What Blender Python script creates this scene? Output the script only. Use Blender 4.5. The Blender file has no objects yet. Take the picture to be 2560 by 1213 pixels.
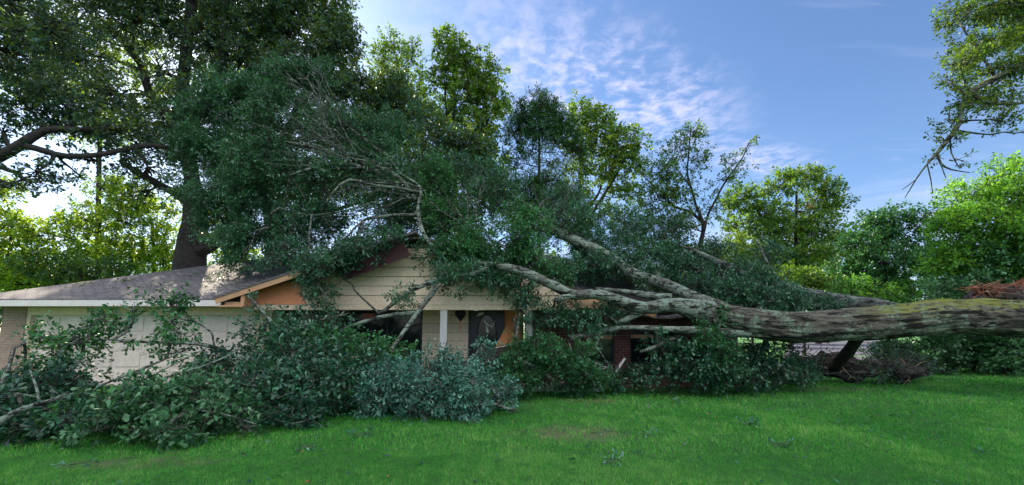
import bpy, math, random
import numpy as np
from mathutils import Vector, noise
R = math.radians
sc = bpy.context.scene
col = sc.collection
# ---------------------------------------------------------------- camera
F = 1000.0; CX = 1280.0; CY = 711.0; PITCH = R(6.5); CAMZ = 1.6
cd = bpy.data.cameras.new('camera'); cam = bpy.data.objects.new('camera', cd); col.objects.link(cam)
cd.sensor_width = 36.0; cd.lens = 36.0*F/2560.0; cd.shift_y = (CY-606.5)/2560.0
cd.clip_start = .05; cd.clip_end = 2000
cam.location = (0, 0, CAMZ); cam.rotation_euler = (R(90)+PITCH, 0, 0)
sc.camera = cam
# ---------------------------------------------------------------- light
SUN_AZ, SUN_EL = -41.0, 34.5      # azimuth from +Y towards +X (negative: left), elevation
sc.view_settings.view_transform = 'Standard'; sc.view_settings.look = 'None'
sc.view_settings.gamma = 1; sc.view_settings.use_curve_mapping = False
sc.view_settings.exposure = 1.7
w = bpy.data.worlds.new('World'); sc.world = w; w.use_nodes = True
nt = w.node_tree; nt.nodes.clear()
def wn(t, **k):
    n = nt.nodes.new(t)
    for a, b in k.items(): setattr(n, a, b)
    return n
def wmath(op, a, b=None, c=None, clamp=False):
    n = wn('ShaderNodeMath', operation=op, use_clamp=clamp)
    for i, v in enumerate((a, b, c)):
        if v is None: continue
        if isinstance(v, (int, float)): n.inputs[i].default_value = v
        else: nt.links.new(v, n.inputs[i])
    return n.outputs[0]
out = wn('ShaderNodeOutputWorld'); bg = wn('ShaderNodeBackground'); bg.inputs[1].default_value = 0.06
sky = wn('ShaderNodeTexSky', sky_type='NISHITA'); sky.sun_disc = False
sky.sun_elevation = R(SUN_EL); sky.sun_rotation = R(SUN_AZ); sky.air_density = 1.0; sky.dust_density = .6; sky.ozone_density = 2.0
tc = wn('ShaderNodeTexCoord')
sep = wn('ShaderNodeSeparateXYZ'); nt.links.new(tc.outputs['Generated'], sep.inputs[0])
# project the sky direction on a flat cloud layer: (x/z, y/z)
zz = wmath('MAXIMUM', sep.outputs[2], 0.03)
u = wmath('DIVIDE', sep.outputs[0], zz); v = wmath('DIVIDE', sep.outputs[1], zz)
comb = wn('ShaderNodeCombineXYZ'); nt.links.new(u, comb.inputs[0]); nt.links.new(v, comb.inputs[1])
def wnoise(scale, detail, rough, vec, dist=0):
    n = wn('ShaderNodeTexNoise'); n.inputs['Scale'].default_value = scale; n.inputs['Detail'].default_value = detail
    n.inputs['Roughness'].default_value = rough; n.inputs['Distortion'].default_value = dist
    nt.links.new(vec, n.inputs['Vector']); return n.outputs['Fac']
def wramp(fac, a, b):
    n = wn('ShaderNodeMapRange', interpolation_type='SMOOTHSTEP'); nt.links.new(fac, n.inputs[0])
    n.inputs[1].default_value = a; n.inputs[2].default_value = b; return n.outputs[0]
fine = wnoise(12.0, 6, .6, comb.outputs[0], .3)
broad = wnoise(1.3, 3, .5, comb.outputs[0], .4)
def wband(cu, cv, ang, la, lb, gain):
    # elliptical mask on the cloud layer about (cu,cv)
    du = wmath('SUBTRACT', u, cu); dv = wmath('SUBTRACT', v, cv)
    c, s = math.cos(ang), math.sin(ang)
    p = wmath('DIVIDE', wmath('ADD', wmath('MULTIPLY', du, c), wmath('MULTIPLY', dv, s)), la)
    q = wmath('DIVIDE', wmath('SUBTRACT', wmath('MULTIPLY', dv, c), wmath('MULTIPLY', du, s)), lb)
    r2 = wmath('ADD', wmath('MULTIPLY', p, p), wmath('MULTIPLY', q, q))
    m = wmath('SUBTRACT', 1.0, r2, clamp=True)
    return wmath('MULTIPLY', m, gain)
# cloud field: from high centre down to the right
mask = wmath('MAXIMUM', wband(0.43, 1.68, R(35), 1.1, .52, 1.15), wband(1.5, 2.3, R(30), .85, .28, .9))
m2 = wmath('MULTIPLY', wramp(wmath('ADD', fine, wmath('MULTIPLY', broad, .6)), .64, 1.06), wmath('POWER', mask, 1.7))
# thin streaks right
mp = wn('ShaderNodeMapping'); nt.links.new(comb.outputs[0], mp.inputs[0]); mp.inputs['Rotation'].default_value = (0, 0, R(25)); mp.inputs['Scale'].default_value = (.35, 1.8, 1)
streak = wramp(wnoise(1.6, 6, .6, mp.outputs[0], .6), .56, .78)
streak = wmath('MULTIPLY', streak, .35)
lowc = wmath('MULTIPLY', wramp(wnoise(.55, 6, .65, comb.outputs[0], .5), .38, .70), wmath('SUBTRACT', 1.0, wramp(sep.outputs[2], .12, .46)))
cl = wmath('MAXIMUM', wmath('MAXIMUM', m2, streak), wmath('MULTIPLY', lowc, .8), clamp=True)
fill_clouds = wmath('MULTIPLY', wramp(sep.outputs[1], .0, -.25), wmath('MULTIPLY', wramp(sep.outputs[2], .22, .45), wramp(wnoise(1.1, 6, .6, comb.outputs[0], .4), .36, .56)))  # unseen bright cloud bank added behind the camera to fill the shaded fronts
hs = wn('ShaderNodeMix', data_type='RGBA', blend_type='MULTIPLY'); hs.inputs[0].default_value = 1
nt.links.new(sky.outputs[0], hs.inputs[6]); hs.inputs[7].default_value = (.80, .93, 1.08, 1)
cm = wn('ShaderNodeMix', data_type='RGBA', blend_type='MIX')
nt.links.new(wmath('MULTIPLY', cl, .52), cm.inputs[0]); nt.links.new(hs.outputs[2], cm.inputs[6]); cm.inputs[7].default_value = (7.0, 6.4, 7.7, 1)
cs2 = wn('ShaderNodeMix', data_type='RGBA', blend_type='MIX'); nt.links.new(fill_clouds, cs2.inputs[0]); nt.links.new(cm.outputs[2], cs2.inputs[6]); cs2.inputs[7].default_value = (18.5, 18.5, 19, 1)
nt.links.new(cs2.outputs[2], bg.inputs[0]); nt.links.new(bg.outputs[0], out.inputs[0])
sl = bpy.data.lights.new('sun', 'SUN'); sl.energy = 4.5; sl.angle = R(.5); sl.color = (1, .88, .68)
so = bpy.data.objects.new('sun', sl); col.objects.link(so)
sd = Vector((math.sin(R(SUN_AZ))*math.cos(R(SUN_EL)), math.cos(R(SUN_AZ))*math.cos(R(SUN_EL)), math.sin(R(SUN_EL))))
so.rotation_euler = sd.to_track_quat('Z', 'Y').to_euler(); so.location = sd*60
# ---------------------------------------------------------------- helpers
def at(px, py, Y):
    """the point at depth Y that stands at this place of the photograph"""
    uu = (px-CX)/F; vv = (CY-py)/F
    d = (uu, math.cos(PITCH)-vv*math.sin(PITCH), math.sin(PITCH)+vv*math.cos(PITCH))
    t = Y/d[1]
    return Vector((uu*t, Y, CAMZ+d[2]*t))
rng = np.random.default_rng(7); random.seed(7)
def tag(o, label=None, cat=None, group=None, kind=None):
    for k, val in (('label', label), ('category', cat), ('group', group), ('kind', kind)):
        if val: o[k] = val
    return o
def empty(name, loc, label=None, cat=None, group=None):
    o = bpy.data.objects.new(name, None); col.objects.link(o); o.location = loc
    o.empty_display_size = .2
    return tag(o, label, cat, group)
def link(name, me, mat, parent=None, smooth=False):
    o = bpy.data.objects.new(name, me); col.objects.link(o)
    if mat: me.materials.append(mat)
    if parent is not None:
        o.parent = parent; me_off = -Vector(parent.location)
        o.location = me_off
    if smooth: me.polygons.foreach_set('use_smooth', [True]*len(me.polygons))
    return o
def np_mesh(name, V, T, tint=None):
    """V (n,3), T (m,k) index array of equal polygons"""
    me = bpy.data.meshes.new(name); m, k = T.shape
    me.vertices.add(len(V)); me.vertices.foreach_set('co', np.ascontiguousarray(V, np.float32).ravel())
    me.loops.add(m*k); me.loops.foreach_set('vertex_index', np.ascontiguousarray(T, np.int32).ravel())
    me.polygons.add(m); me.polygons.foreach_set('loop_start', np.arange(0, m*k, k, dtype=np.int32))
    me.polygons.foreach_set('loop_total', np.full(m, k, np.int32))
    if tint is not None:
        a = me.attributes.new('tint', 'FLOAT', 'FACE'); a.data.foreach_set('value', np.ascontiguousarray(tint, np.float32))
    me.update(calc_edges=True); return me
def norm(a): return a/np.maximum(np.linalg.norm(a, axis=-1, keepdims=True), 1e-9)
class MB:
    def __init__(s): s.v = []; s.f = []
    def poly(s, pts): i = len(s.v); s.v += [tuple(p) for p in pts]; s.f.append(tuple(range(i, i+len(pts)))); return s
    def box(s, x0, x1, y0, y1, z0, z1):
        i = len(s.v); s.v += [(x, y, z) for z in (z0, z1) for (x, y) in ((x0, y0), (x1, y0), (x1, y1), (x0, y1))]
        s.f += [(i, i+3, i+2, i+1), (i+4, i+5, i+6, i+7), (i, i+1, i+5, i+4), (i+1, i+2, i+6, i+5), (i+2, i+3, i+7, i+6), (i+3, i, i+4, i+7)]; return s
    def prism(s, poly, off):
        """poly: list of 3d points, extruded by off"""
        off = Vector(off); n = len(poly); i = len(s.v); s.v += [tuple(p) for p in poly]+[tuple(Vector(p)+off) for p in poly]
        s.f += [tuple(range(i, i+n)), tuple(range(i+2*n-1, i+n-1, -1))]
        for k in range(n): a = i+k; b = i+(k+1) % n; s.f.append((a, a+n, b+n, b))
        return s
    def bar(s, a, b, w, h, up=(0, 0, 1)):
        a = Vector(a); b = Vector(b); d = (b-a).normalized(); sx = d.cross(Vector(up)).normalized(); uz = sx.cross(d).normalized()
        return s.prism([a-sx*w/2-uz*h/2, a+sx*w/2-uz*h/2, a+sx*w/2+uz*h/2, a-sx*w/2+uz*h/2], b-a)
    def tube(s, pts, rad, seg=8, bump=0.0, fr=1.0, cap=True, ridge=0):
        pts = [Vector(p) for p in pts]; n = len(pts); i0 = len(s.v)
        if not isinstance(rad, (list, tuple)): rad = [rad]*n
        up = Vector((0.13, .21, 1)).normalized()
        for k in range(n):
            d = (pts[min(k+1, n-1)]-pts[max(k-1, 0)]).normalized()
            if abs(d.dot(up)) > .95: up = Vector((1, .1, .05)).normalized()
            x = d.cross(up).normalized(); y = x.cross(d).normalized()
            up = y
            for j in range(seg):
                a = 2*math.pi*j/seg; q = x*math.cos(a)+y*math.sin(a); r = rad[k]
                if ridge: r *= 1+ridge*noise.noise(Vector((pts[k].x*1.3, q.y*7, q.z*7)))+ridge*.5*noise.noise(Vector((pts[k].x*3.1, q.y*16, q.z*16)))
                if bump: r *= 1+bump*noise.noise((pts[k]*.5+q*1.1)*fr)+bump*.6*noise.noise((pts[k]*1.6+q*3)*fr)
                s.v.append(tuple(pts[k]+q*r))
        for k in range(n-1):
            for j in range(seg):
                a = i0+k*seg+j; b = i0+k*seg+(j+1) % seg
                s.f.append((a, b, b+seg, a+seg))
        if cap:
            s.f.append(tuple(i0+j for j in range(seg))[::-1]); s.f.append(tuple(i0+(n-1)*seg+j for j in range(seg)))
        return s
    def build(s, name, mat, parent=None, smooth=False, bevel=0):
        me = bpy.data.meshes.new(name); me.from_pydata(s.v, [], s.f); me.update()
        o = link(name, me, mat, parent, smooth)
        if bevel: b = o.modifiers.new('b', 'BEVEL'); b.width = bevel; b.segments = 2; b.limit_method = 'ANGLE'
        return o
def spline(pts, rad, step=.25, wob=0.0, seed=0):
    """Catmull-Rom through pts, radii interpolated, with a slow wobble"""
    P = [Vector(p) for p in pts]; n = len(P); op = []; orr = []
    for i in range(n-1):
        p0, p1, p2, p3 = P[max(i-1, 0)], P[i], P[i+1], P[min(i+2, n-1)]
        m = max(2, int((p2-p1).length/step))
        for k in range(m):
            t = k/m
            q = .5*((2*p1)+(p2-p0)*t+(2*p0-5*p1+4*p2-p3)*t*t+(3*p1-p0-3*p2+p3)*t**3)
            if wob: q = q+noise.noise_vector(q*.9+Vector((seed*3.1, 0, 0)))*wob
            op.append(q); orr.append(rad[i]*(1-t)+rad[i+1]*t)
    op.append(P[-1]); orr.append(rad[-1]); return op, orr
# ---------------------------------------------------------------- materials
def newmat(name):
    m = bpy.data.materials.new(name); m.use_nodes = True; n = m.node_tree; n.nodes.clear()
    o = n.nodes.new('ShaderNodeOutputMaterial'); p = n.nodes.new('ShaderNodeBsdfPrincipled'); n.links.new(p.outputs[0], o.inputs[0])
    return m, n, p, o
def nd(n, t, ins=None, **k):
    q = n.nodes.new(t)
    for a, b in k.items(): setattr(q, a, b)
    for a, b in (ins or {}).items():
        if hasattr(b, 'is_linked') or hasattr(b, 'links'): n.links.new(b, q.inputs[a])
        else: q.inputs[a].default_value = b
    return q
def rgba(c): return (*c, 1)
def mixc(n, fac, a, b, mode='MIX'):
    q = n.nodes.new('ShaderNodeMix'); q.data_type = 'RGBA'; q.blend_type = mode
    for i, vv in ((0, fac), (6, a), (7, b)):
        if hasattr(vv, 'links'): n.links.new(vv, q.inputs[i])
        else: q.inputs[i].default_value = vv if i == 0 else rgba(vv)
    return q.outputs[2]
def rng_node(n, fac, a, b, c=0, d=1):
    q = nd(n, 'ShaderNodeMapRange', {0: fac, 1: a, 2: b, 3: c, 4: d}); return q.outputs[0]
def noisef(n, scale, detail=5, rough=.6, vec=None, dist=0):
    q = nd(n, 'ShaderNodeTexNoise', {'Scale': scale, 'Detail': detail, 'Roughness': rough, 'Distortion': dist})
    if vec is not None: n.links.new(vec, q.inputs['Vector'])
    return q.outputs['Fac']
def bump(n, p, h, strength=.5, dist=.02):
    b = nd(n, 'ShaderNodeBump', {'Strength': strength, 'Distance': dist, 'Height': h}); n.links.new(b.outputs[0], p.inputs['Normal'])
def plain(name, c, rough=.7, var=.15, scale=3.0, metal=0, bstr=.2, spec=.4):
    m, n, p, o = newmat(name); t = nd(n, 'ShaderNodeTexCoord').outputs['Object']
    f = noisef(n, scale, 8, .65, t); f2 = noisef(n, scale*9, 4, .6, t)
    k = nd(n, 'ShaderNodeMath', {0: f, 1: f2}, operation='MULTIPLY').outputs[0]
    c2 = tuple(x*(1-var) for x in c); c1 = tuple(min(1, x*(1+var*.5)) for x in c)
    n.links.new(mixc(n, rng_node(n, k, .12, .38), c2, c1), p.inputs['Base Color'])
    p.inputs['Roughness'].default_value = rough; p.inputs['Metallic'].default_value = metal; p.inputs['Specular IOR Level'].default_value = spec
    if bstr: bump(n, p, f2, bstr, .01)
    return m
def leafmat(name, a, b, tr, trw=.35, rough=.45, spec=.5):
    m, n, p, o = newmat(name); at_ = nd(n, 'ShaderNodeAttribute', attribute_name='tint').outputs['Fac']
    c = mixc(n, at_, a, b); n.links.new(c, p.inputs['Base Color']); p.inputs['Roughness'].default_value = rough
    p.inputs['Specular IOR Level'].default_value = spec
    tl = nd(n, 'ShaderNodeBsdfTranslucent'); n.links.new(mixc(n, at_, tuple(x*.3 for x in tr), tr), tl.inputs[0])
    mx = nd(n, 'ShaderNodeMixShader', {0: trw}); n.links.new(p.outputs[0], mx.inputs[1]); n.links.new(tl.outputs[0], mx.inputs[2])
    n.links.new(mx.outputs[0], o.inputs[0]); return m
def barkmat(name, a, b, lichen=None, lam=.5, moss=None, scale=1.0):
    m, n, p, o = newmat(name); t = nd(n, 'ShaderNodeTexCoord').outputs['Object']
    mp = nd(n, 'ShaderNodeMapping', {0: t, 'Scale': (.28, 1.1, 1.3)}).outputs[0]
    f = noisef(n, 9*scale, 8, .7, mp, .5); cr = noisef(n, 26*scale, 6, .65, mp, .2)
    c = mixc(n, rng_node(n, f, .38, .62), a, b)
    if lichen:
        l1 = noisef(n, 2.2*scale, 4, .6, t, .3); l2 = noisef(n, 14*scale, 6, .7, t, .3)
        s = nd(n, 'ShaderNodeMath', {0: l1, 1: l2}, operation='ADD').outputs[0]
        c = mixc(n, rng_node(n, s, 1.12-lam*.3, 1.2-lam*.3), c, lichen)
        d1 = noisef(n, 5*scale, 7, .75, mp, .6)
        c = mixc(n, rng_node(n, d1, .51, .56), c, tuple(x*.22 for x in a))
    if moss:
        g = nd(n, 'ShaderNodeNewGeometry'); sz = nd(n, 'ShaderNodeSeparateXYZ', {0: g.outputs['Normal']}).outputs[2]
        px_ = nd(n, 'ShaderNodeSeparateXYZ', {0: g.outputs['Position']}).outputs[0]
        mm = nd(n, 'ShaderNodeMath', {0: rng_node(n, sz, .35, .8), 1: rng_node(n, px_, 8.2, 9.5)}, operation='MULTIPLY').outputs[0]
        mm = nd(n, 'ShaderNodeMath', {0: mm, 1: rng_node(n, noisef(n, 4, 6, .7, t), .36, .55)}, operation='MULTIPLY').outputs[0]
        c = mixc(n, mm, c, moss)
    n.links.new(c, p.inputs['Base Color']); p.inputs['Roughness'].default_value = .88; p.inputs['Specular IOR Level'].default_value = .25
    h = nd(n, 'ShaderNodeMath', {0: f, 1: cr}, operation='ADD').outputs[0]
    bump(n, p, h, .9, .03); return m
M = {}
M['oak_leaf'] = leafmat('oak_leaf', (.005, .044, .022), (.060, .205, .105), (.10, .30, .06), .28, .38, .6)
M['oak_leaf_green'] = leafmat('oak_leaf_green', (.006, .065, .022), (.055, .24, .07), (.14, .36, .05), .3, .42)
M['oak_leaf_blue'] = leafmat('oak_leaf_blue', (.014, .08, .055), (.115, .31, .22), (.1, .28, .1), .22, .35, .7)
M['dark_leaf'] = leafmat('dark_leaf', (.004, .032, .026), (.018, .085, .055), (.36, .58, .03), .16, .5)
M['mid_leaf'] = leafmat('mid_leaf', (.02, .075, .02), (.055, .15, .03), (.26, .45, .02), .4, .5)
M['sun_leaf'] = leafmat('sun_leaf', (.035, .11, .014), (.10, .22, .02), (.42, .62, .03), .5, .5)
M['fresh_leaf'] = leafmat('fresh_leaf', (.015, .075, .018), (.075, .25, .035), (.22, .52, .04), .42, .42)
M['pine_leaf'] = leafmat('pine_leaf', (.012, .065, .022), (.045, .16, .05), (.14, .28, .03), .2, .6, .25)
M['lime_leaf'] = leafmat('lime_leaf', (.025, .11, .02), (.11, .32, .04), (.36, .72, .05), .48, .42)
M['teal_leaf'] = leafmat('teal_leaf', (.010, .055, .022), (.09, .25, .095), (.08, .25, .06), .25, .42)
M['dead_leaf'] = leafmat('dead_leaf', (.25, .10, .03), (.40, .17, .06), (.35, .14, .04), .3, .6)
M['bark'] = barkmat('bark', (.04, .036, .03), (.125, .115, .09), (.14, .19, .135), .40, (.16, .17, .03))
M['limb_bark'] = barkmat('limb_bark', (.055, .055, .046), (.15, .155, .125), (.20, .26, .205), .6, None, 1.6)
M['twig'] = barkmat('twig', (.05, .05, .04), (.11, .11, .09), (.18, .2, .16), .4, None, 3)
M['pale_twig'] = barkmat('pale_twig', (.09, .085, .07), (.20, .19, .15), (.3, .34, .28), .4, None, 3)
M['crown_bark'] = barkmat('crown_bark', (.03, .03, .025), (.10, .10, .08), (.17, .22, .17), .5, None, 2)
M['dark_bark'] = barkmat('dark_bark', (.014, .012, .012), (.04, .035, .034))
M['grey_bark'] = barkmat('grey_bark', (.05, .055, .05), (.13, .14, .125), (.20, .25, .21), .3, None, 1.5)
M['dead_wood'] = plain('dead_wood', (.34, .24, .15), .8, .4, 6)
M['rot'] = barkmat('rot', (.025, .02, .018), (.09, .075, .066), (.14, .13, .12), .2, None, 1.2)
M['splinter_pale'] = plain('splinter_pale', (.33, .22, .14), .8, .5, 8)
M['splinter'] = plain('splinter', (.26, .075, .035), .75, .5, 8)
M['cream'] = plain('cream', (.68, .54, .38), .6, .22, 1.6)
M['trim'] = plain('trim', (.58, .55, .52), .5, .12, 2)
M['garage'] = plain('garage', (.68, .57, .50), .5, .18, 1.2)
M['tan_soffit'] = plain('tan_soffit', (.50, .27, .15), .7, .2, 1.5)
M['salmon_glow'] = plain('salmon_glow', (.72, .26, .12), .6, .15, 1.2)  # base colour carries the warm light on the gable
M['orange'] = plain('orange', (.62, .25, .09), .65, .25, 1.6)
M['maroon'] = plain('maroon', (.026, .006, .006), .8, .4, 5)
M['wood'] = plain('wood', (.42, .24, .13), .75, .3, 6)
M['dark_wood'] = plain('dark_wood', (.05, .035, .028), .85, .4, 6)
M['black'] = plain('black', (.016, .016, .022), .4, .2, 4, 0, .1)
M['iron'] = plain('iron', (.02, .018, .018), .45, .3, 9, .4)
M['pale_reflection'] = plain('pale_reflection', (.6, .6, .56), .8, .1, 4, 0, 0)
M['glass'] = plain('glass', (.012, .016, .018), .10, .3, 2, 0, 0, .35)
M['curtain'] = plain('curtain', (.6, .33, .18), .9, .2, 5)
M['asphalt'] = plain('asphalt', (.07, .07, .10), .85, .2, 1.0)
M['concrete'] = plain('concrete', (.42, .42, .42), .8, .15, 1.5)
def brickmat(name, c1, c2, mortar, sc_=(1, 1, 1), vert='XZ'):
    m, n, p, o = newmat(name); t = nd(n, 'ShaderNodeTexCoord').outputs['Object']
    s = nd(n, 'ShaderNodeSeparateXYZ', {0: t}); xx = nd(n, 'ShaderNodeMath', {0: s.outputs[0], 1: s.outputs[1]}, operation='ADD').outputs[0]
    cb = nd(n, 'ShaderNodeCombineXYZ', {0: xx, 1: s.outputs[2]}).outputs[0]
    b = nd(n, 'ShaderNodeTexBrick', {'Vector': cb, 'Color1': rgba(c1), 'Color2': rgba(c2), 'Mortar': rgba(mortar), 'Scale': 1.0,
         'Mortar Size': .008, 'Brick Width': .215, 'Row Height': .076, 'Bias': 0.0, 'Mortar Smooth': .2})
    f = noisef(n, 5, 6, .7, t)
    c = mixc(n, rng_node(n, f, .3, .7, .25, 1), tuple(x*.55 for x in c1), b.outputs[0], 'MIX')
    n.links.new(c, p.inputs['Base Color']); p.inputs['Roughness'].default_value = .85
    iv = nd(n, 'ShaderNodeMath', {0: 1.0, 1: b.outputs['Fac']}, operation='SUBTRACT').outputs[0]
    h = nd(n, 'ShaderNodeMath', {0: iv, 1: noisef(n, 40, 3, .6, t)}, operation='ADD').outputs[0]
    bump(n, p, h, .7, .01); return m
M['brick'] = brickmat('brick', (.10, .03, .025), (.17, .06, .045), (.22, .18, .16))
M['tan_brick'] = brickmat('tan_brick', (.34, .21, .16), (.42, .28, .21), (.42, .37, .33))
def shinglemat():
    m, n, p, o = newmat('shingles'); t = nd(n, 'ShaderNodeTexCoord').outputs['Object']
    s = nd(n, 'ShaderNodeSeparateXYZ', {0: t})
    zz_ = nd(n, 'ShaderNodeMath', {0: s.outputs[2], 1: 2.7}, operation='MULTIPLY').outputs[0]
    cb = nd(n, 'ShaderNodeCombineXYZ', {0: s.outputs[0], 1: zz_}).outputs[0]
    b = nd(n, 'ShaderNodeTexBrick', {'Vector': cb, 'Color1': rgba((.06, .055, .06)), 'Color2': rgba((.14, .127, .133)), 'Mortar': rgba((.02, .018, .02)), 'Scale': 1.0,
         'Mortar Size': .028, 'Brick Width': .33, 'Row Height': .15, 'Mortar Smooth': .5})
    f = noisef(n, 1.4, 6, .7, t); g = noisef(n, 60, 3, .7, t)
    c = mixc(n, rng_node(n, f, .3, .7, 0, .5), b.outputs[0], (.10, .09, .10))
    c = mixc(n, rng_node(n, g, .35, .7, 0, .35), c, (.19, .175, .18))
    n.links.new(c, p.inputs['Base Color']); p.inputs['Roughness'].default_value = .92
    iv = nd(n, 'ShaderNodeMath', {0: 1.0, 1: b.outputs['Fac']}, operation='SUBTRACT').outputs[0]
    bump(n, p, iv, .8, .02); return m
M['shingles'] = shinglemat()
def groundmat():
    m, n, p, o = newmat('lawn_ground'); t = nd(n, 'ShaderNodeTexCoord').outputs['Object']
    f = noisef(n, .7, 5, .6, t, .3); g = noisef(n, 9, 8, .75, t); h = noisef(n, 70, 4, .7, t)
    c = mixc(n, rng_node(n, f, .35, .65), (.03, .14, .018), (.07, .21, .028))
    c = mixc(n, rng_node(n, g, .4, .65, 0, .6), c, (.02, .075, .012))
    s = nd(n, 'ShaderNodeSeparateXYZ', {0: t})
    for (cx, cy, rx, ry) in ((.95, 6.7, 1.3, .7), (8.9, 10.9, 1.9, .5), (1.9, 9.5, 1.0, .5), (7.0, 4.6, 1.2, .5), (4.4, 11.2, 1.4, .4), (-4.6, 5.2, 1.3, .3)):
        a = nd(n, 'ShaderNodeMath', {0: s.outputs[0], 1: cx}, operation='SUBTRACT').outputs[0]
        a = nd(n, 'ShaderNodeMath', {0: a, 1: rx}, operation='DIVIDE').outputs[0]; a = nd(n, 'ShaderNodeMath', {0: a, 1: a}, operation='MULTIPLY').outputs[0]
        b = nd(n, 'ShaderNodeMath', {0: s.outputs[1], 1: cy}, operation='SUBTRACT').outputs[0]
        b = nd(n, 'ShaderNodeMath', {0: b, 1: ry}, operation='DIVIDE').outputs[0]; b = nd(n, 'ShaderNodeMath', {0: b, 1: b}, operation='MULTIPLY').outputs[0]
        r2 = nd(n, 'ShaderNodeMath', {0: a, 1: b}, operation='ADD').outputs[0]
        r2 = nd(n, 'ShaderNodeMath', {0: r2, 1: rng_node(n, noisef(n, 2.2, 6, .7, t), .2, .8, -.6, 1.0)}, operation='ADD').outputs[0]
        k = nd(n, 'ShaderNodeMath', {0: rng_node(n, r2, 1.0, .1), 1: rng_node(n, g, .35, .55)}, operation='MULTIPLY').outputs[0]
        c = mixc(n, k, c, (.17, .13, .075))
    c = mixc(n, rng_node(n, h, .3, .7, 0, .35), c, (.01, .03, .008))
    n.links.new(c, p.inputs['Base Color']); p.inputs['Roughness'].default_value = .95
    bump(n, p, h, .8, .03); return m
M['ground'] = groundmat()
M['grass'] = leafmat('grass', (.030, .20, .02), (.19, .46, .075), (.10, .42, .04), .3, .55, .18)
gn = M['grass'].node_tree; gr_ = gn.nodes.new('ShaderNodeValToRGB'); el = gr_.color_ramp.elements
el[0].position = 0; el[0].color = (.008, .105, .012, 1); el[1].position = .45; el[1].color = (.032, .25, .026, 1)
for ps, cc in ((.8, (.12, .44, .06)), (.93, (.24, .50, .11)), (1.0, (.42, .36, .17))): e_ = el.new(ps); e_.color = (*cc, 1)
at_n = [x for x in gn.nodes if x.type == 'ATTRIBUTE'][0]; pr_n = [x for x in gn.nodes if x.type == 'BSDF_PRINCIPLED'][0]
gn.links.new(at_n.outputs['Fac'], gr_.inputs[0]); gn.links.new(gr_.outputs[0], pr_n.inputs['Base Color'])
M['forest'] = plain('forest_floor', (.06, .09, .03), .95, .5, .8)
# ---------------------------------------------------------------- ground
def gz(x, y): return .05*math.sin(x*.31+1)*math.cos(y*.27)+.03*math.sin(x*.9+y*.6)-.02
def gz_np(x, y): return .05*np.sin(x*.31+1)*np.cos(y*.27)+.03*np.sin(x*.9+y*.6)-.02
def ground():
    # finer cells near, coarse to the horizon
    xs = np.concatenate([np.linspace(-700, -45, 12), np.linspace(-40, 40, 121), np.linspace(45, 700, 12)])
    ys = np.concatenate([np.linspace(-60, -4, 8), np.linspace(-3, 30, 90), np.linspace(36, 900, 20)])
    X, Y = np.meshgrid(xs, ys); near = (np.abs(X) < 41) & (Y < 31)
    Z = np.where(near, gz_np(X, Y), -.02); V = np.stack([X, Y, Z], -1).reshape(-1, 3)
    nx = len(xs); i = (np.arange(len(ys)-1)[:, None]*nx+np.arange(nx-1)[None]).ravel()
    o = link('ground', np_mesh('ground', V, np.stack([i, i+1, i+1+nx, i+nx], 1)), M['ground'], None, True)
    tag(o, kind='structure')
ground()
def strip(name, pts, z, mat):
    mb = MB(); mb.poly([(x, y, z) for x, y in pts]); o = mb.build(name, mat); tag(o, kind='structure'); return o
strip('driveway', [(11.5, 17.5), (19, 17.5), (68, 75), (52, 75)], .045, M['asphalt'])
k = MB(); k.bar((11.2, 17.2, .06), (19.2, 17.2, .06), .25, .14); tag(k.build('kerb', M['concrete'], bevel=.02), kind='structure')
def vnoise(x, y, s, seed):
    g = np.random.default_rng(seed).random((256, 256)); u_ = x*s+500; v_ = y*s+500; i = np.floor(u_).astype(int); j = np.floor(v_).astype(int); a = u_-i; b = v_-j
    a = a*a*(3-2*a); b = b*b*(3-2*b); i %= 256; j %= 256; i1 = (i+1) % 256; j1 = (j+1) % 256
    return (g[i, j]*(1-a)+g[i1, j]*a)*(1-b)+(g[i, j1]*(1-a)+g[i1, j1]*a)*b
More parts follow.
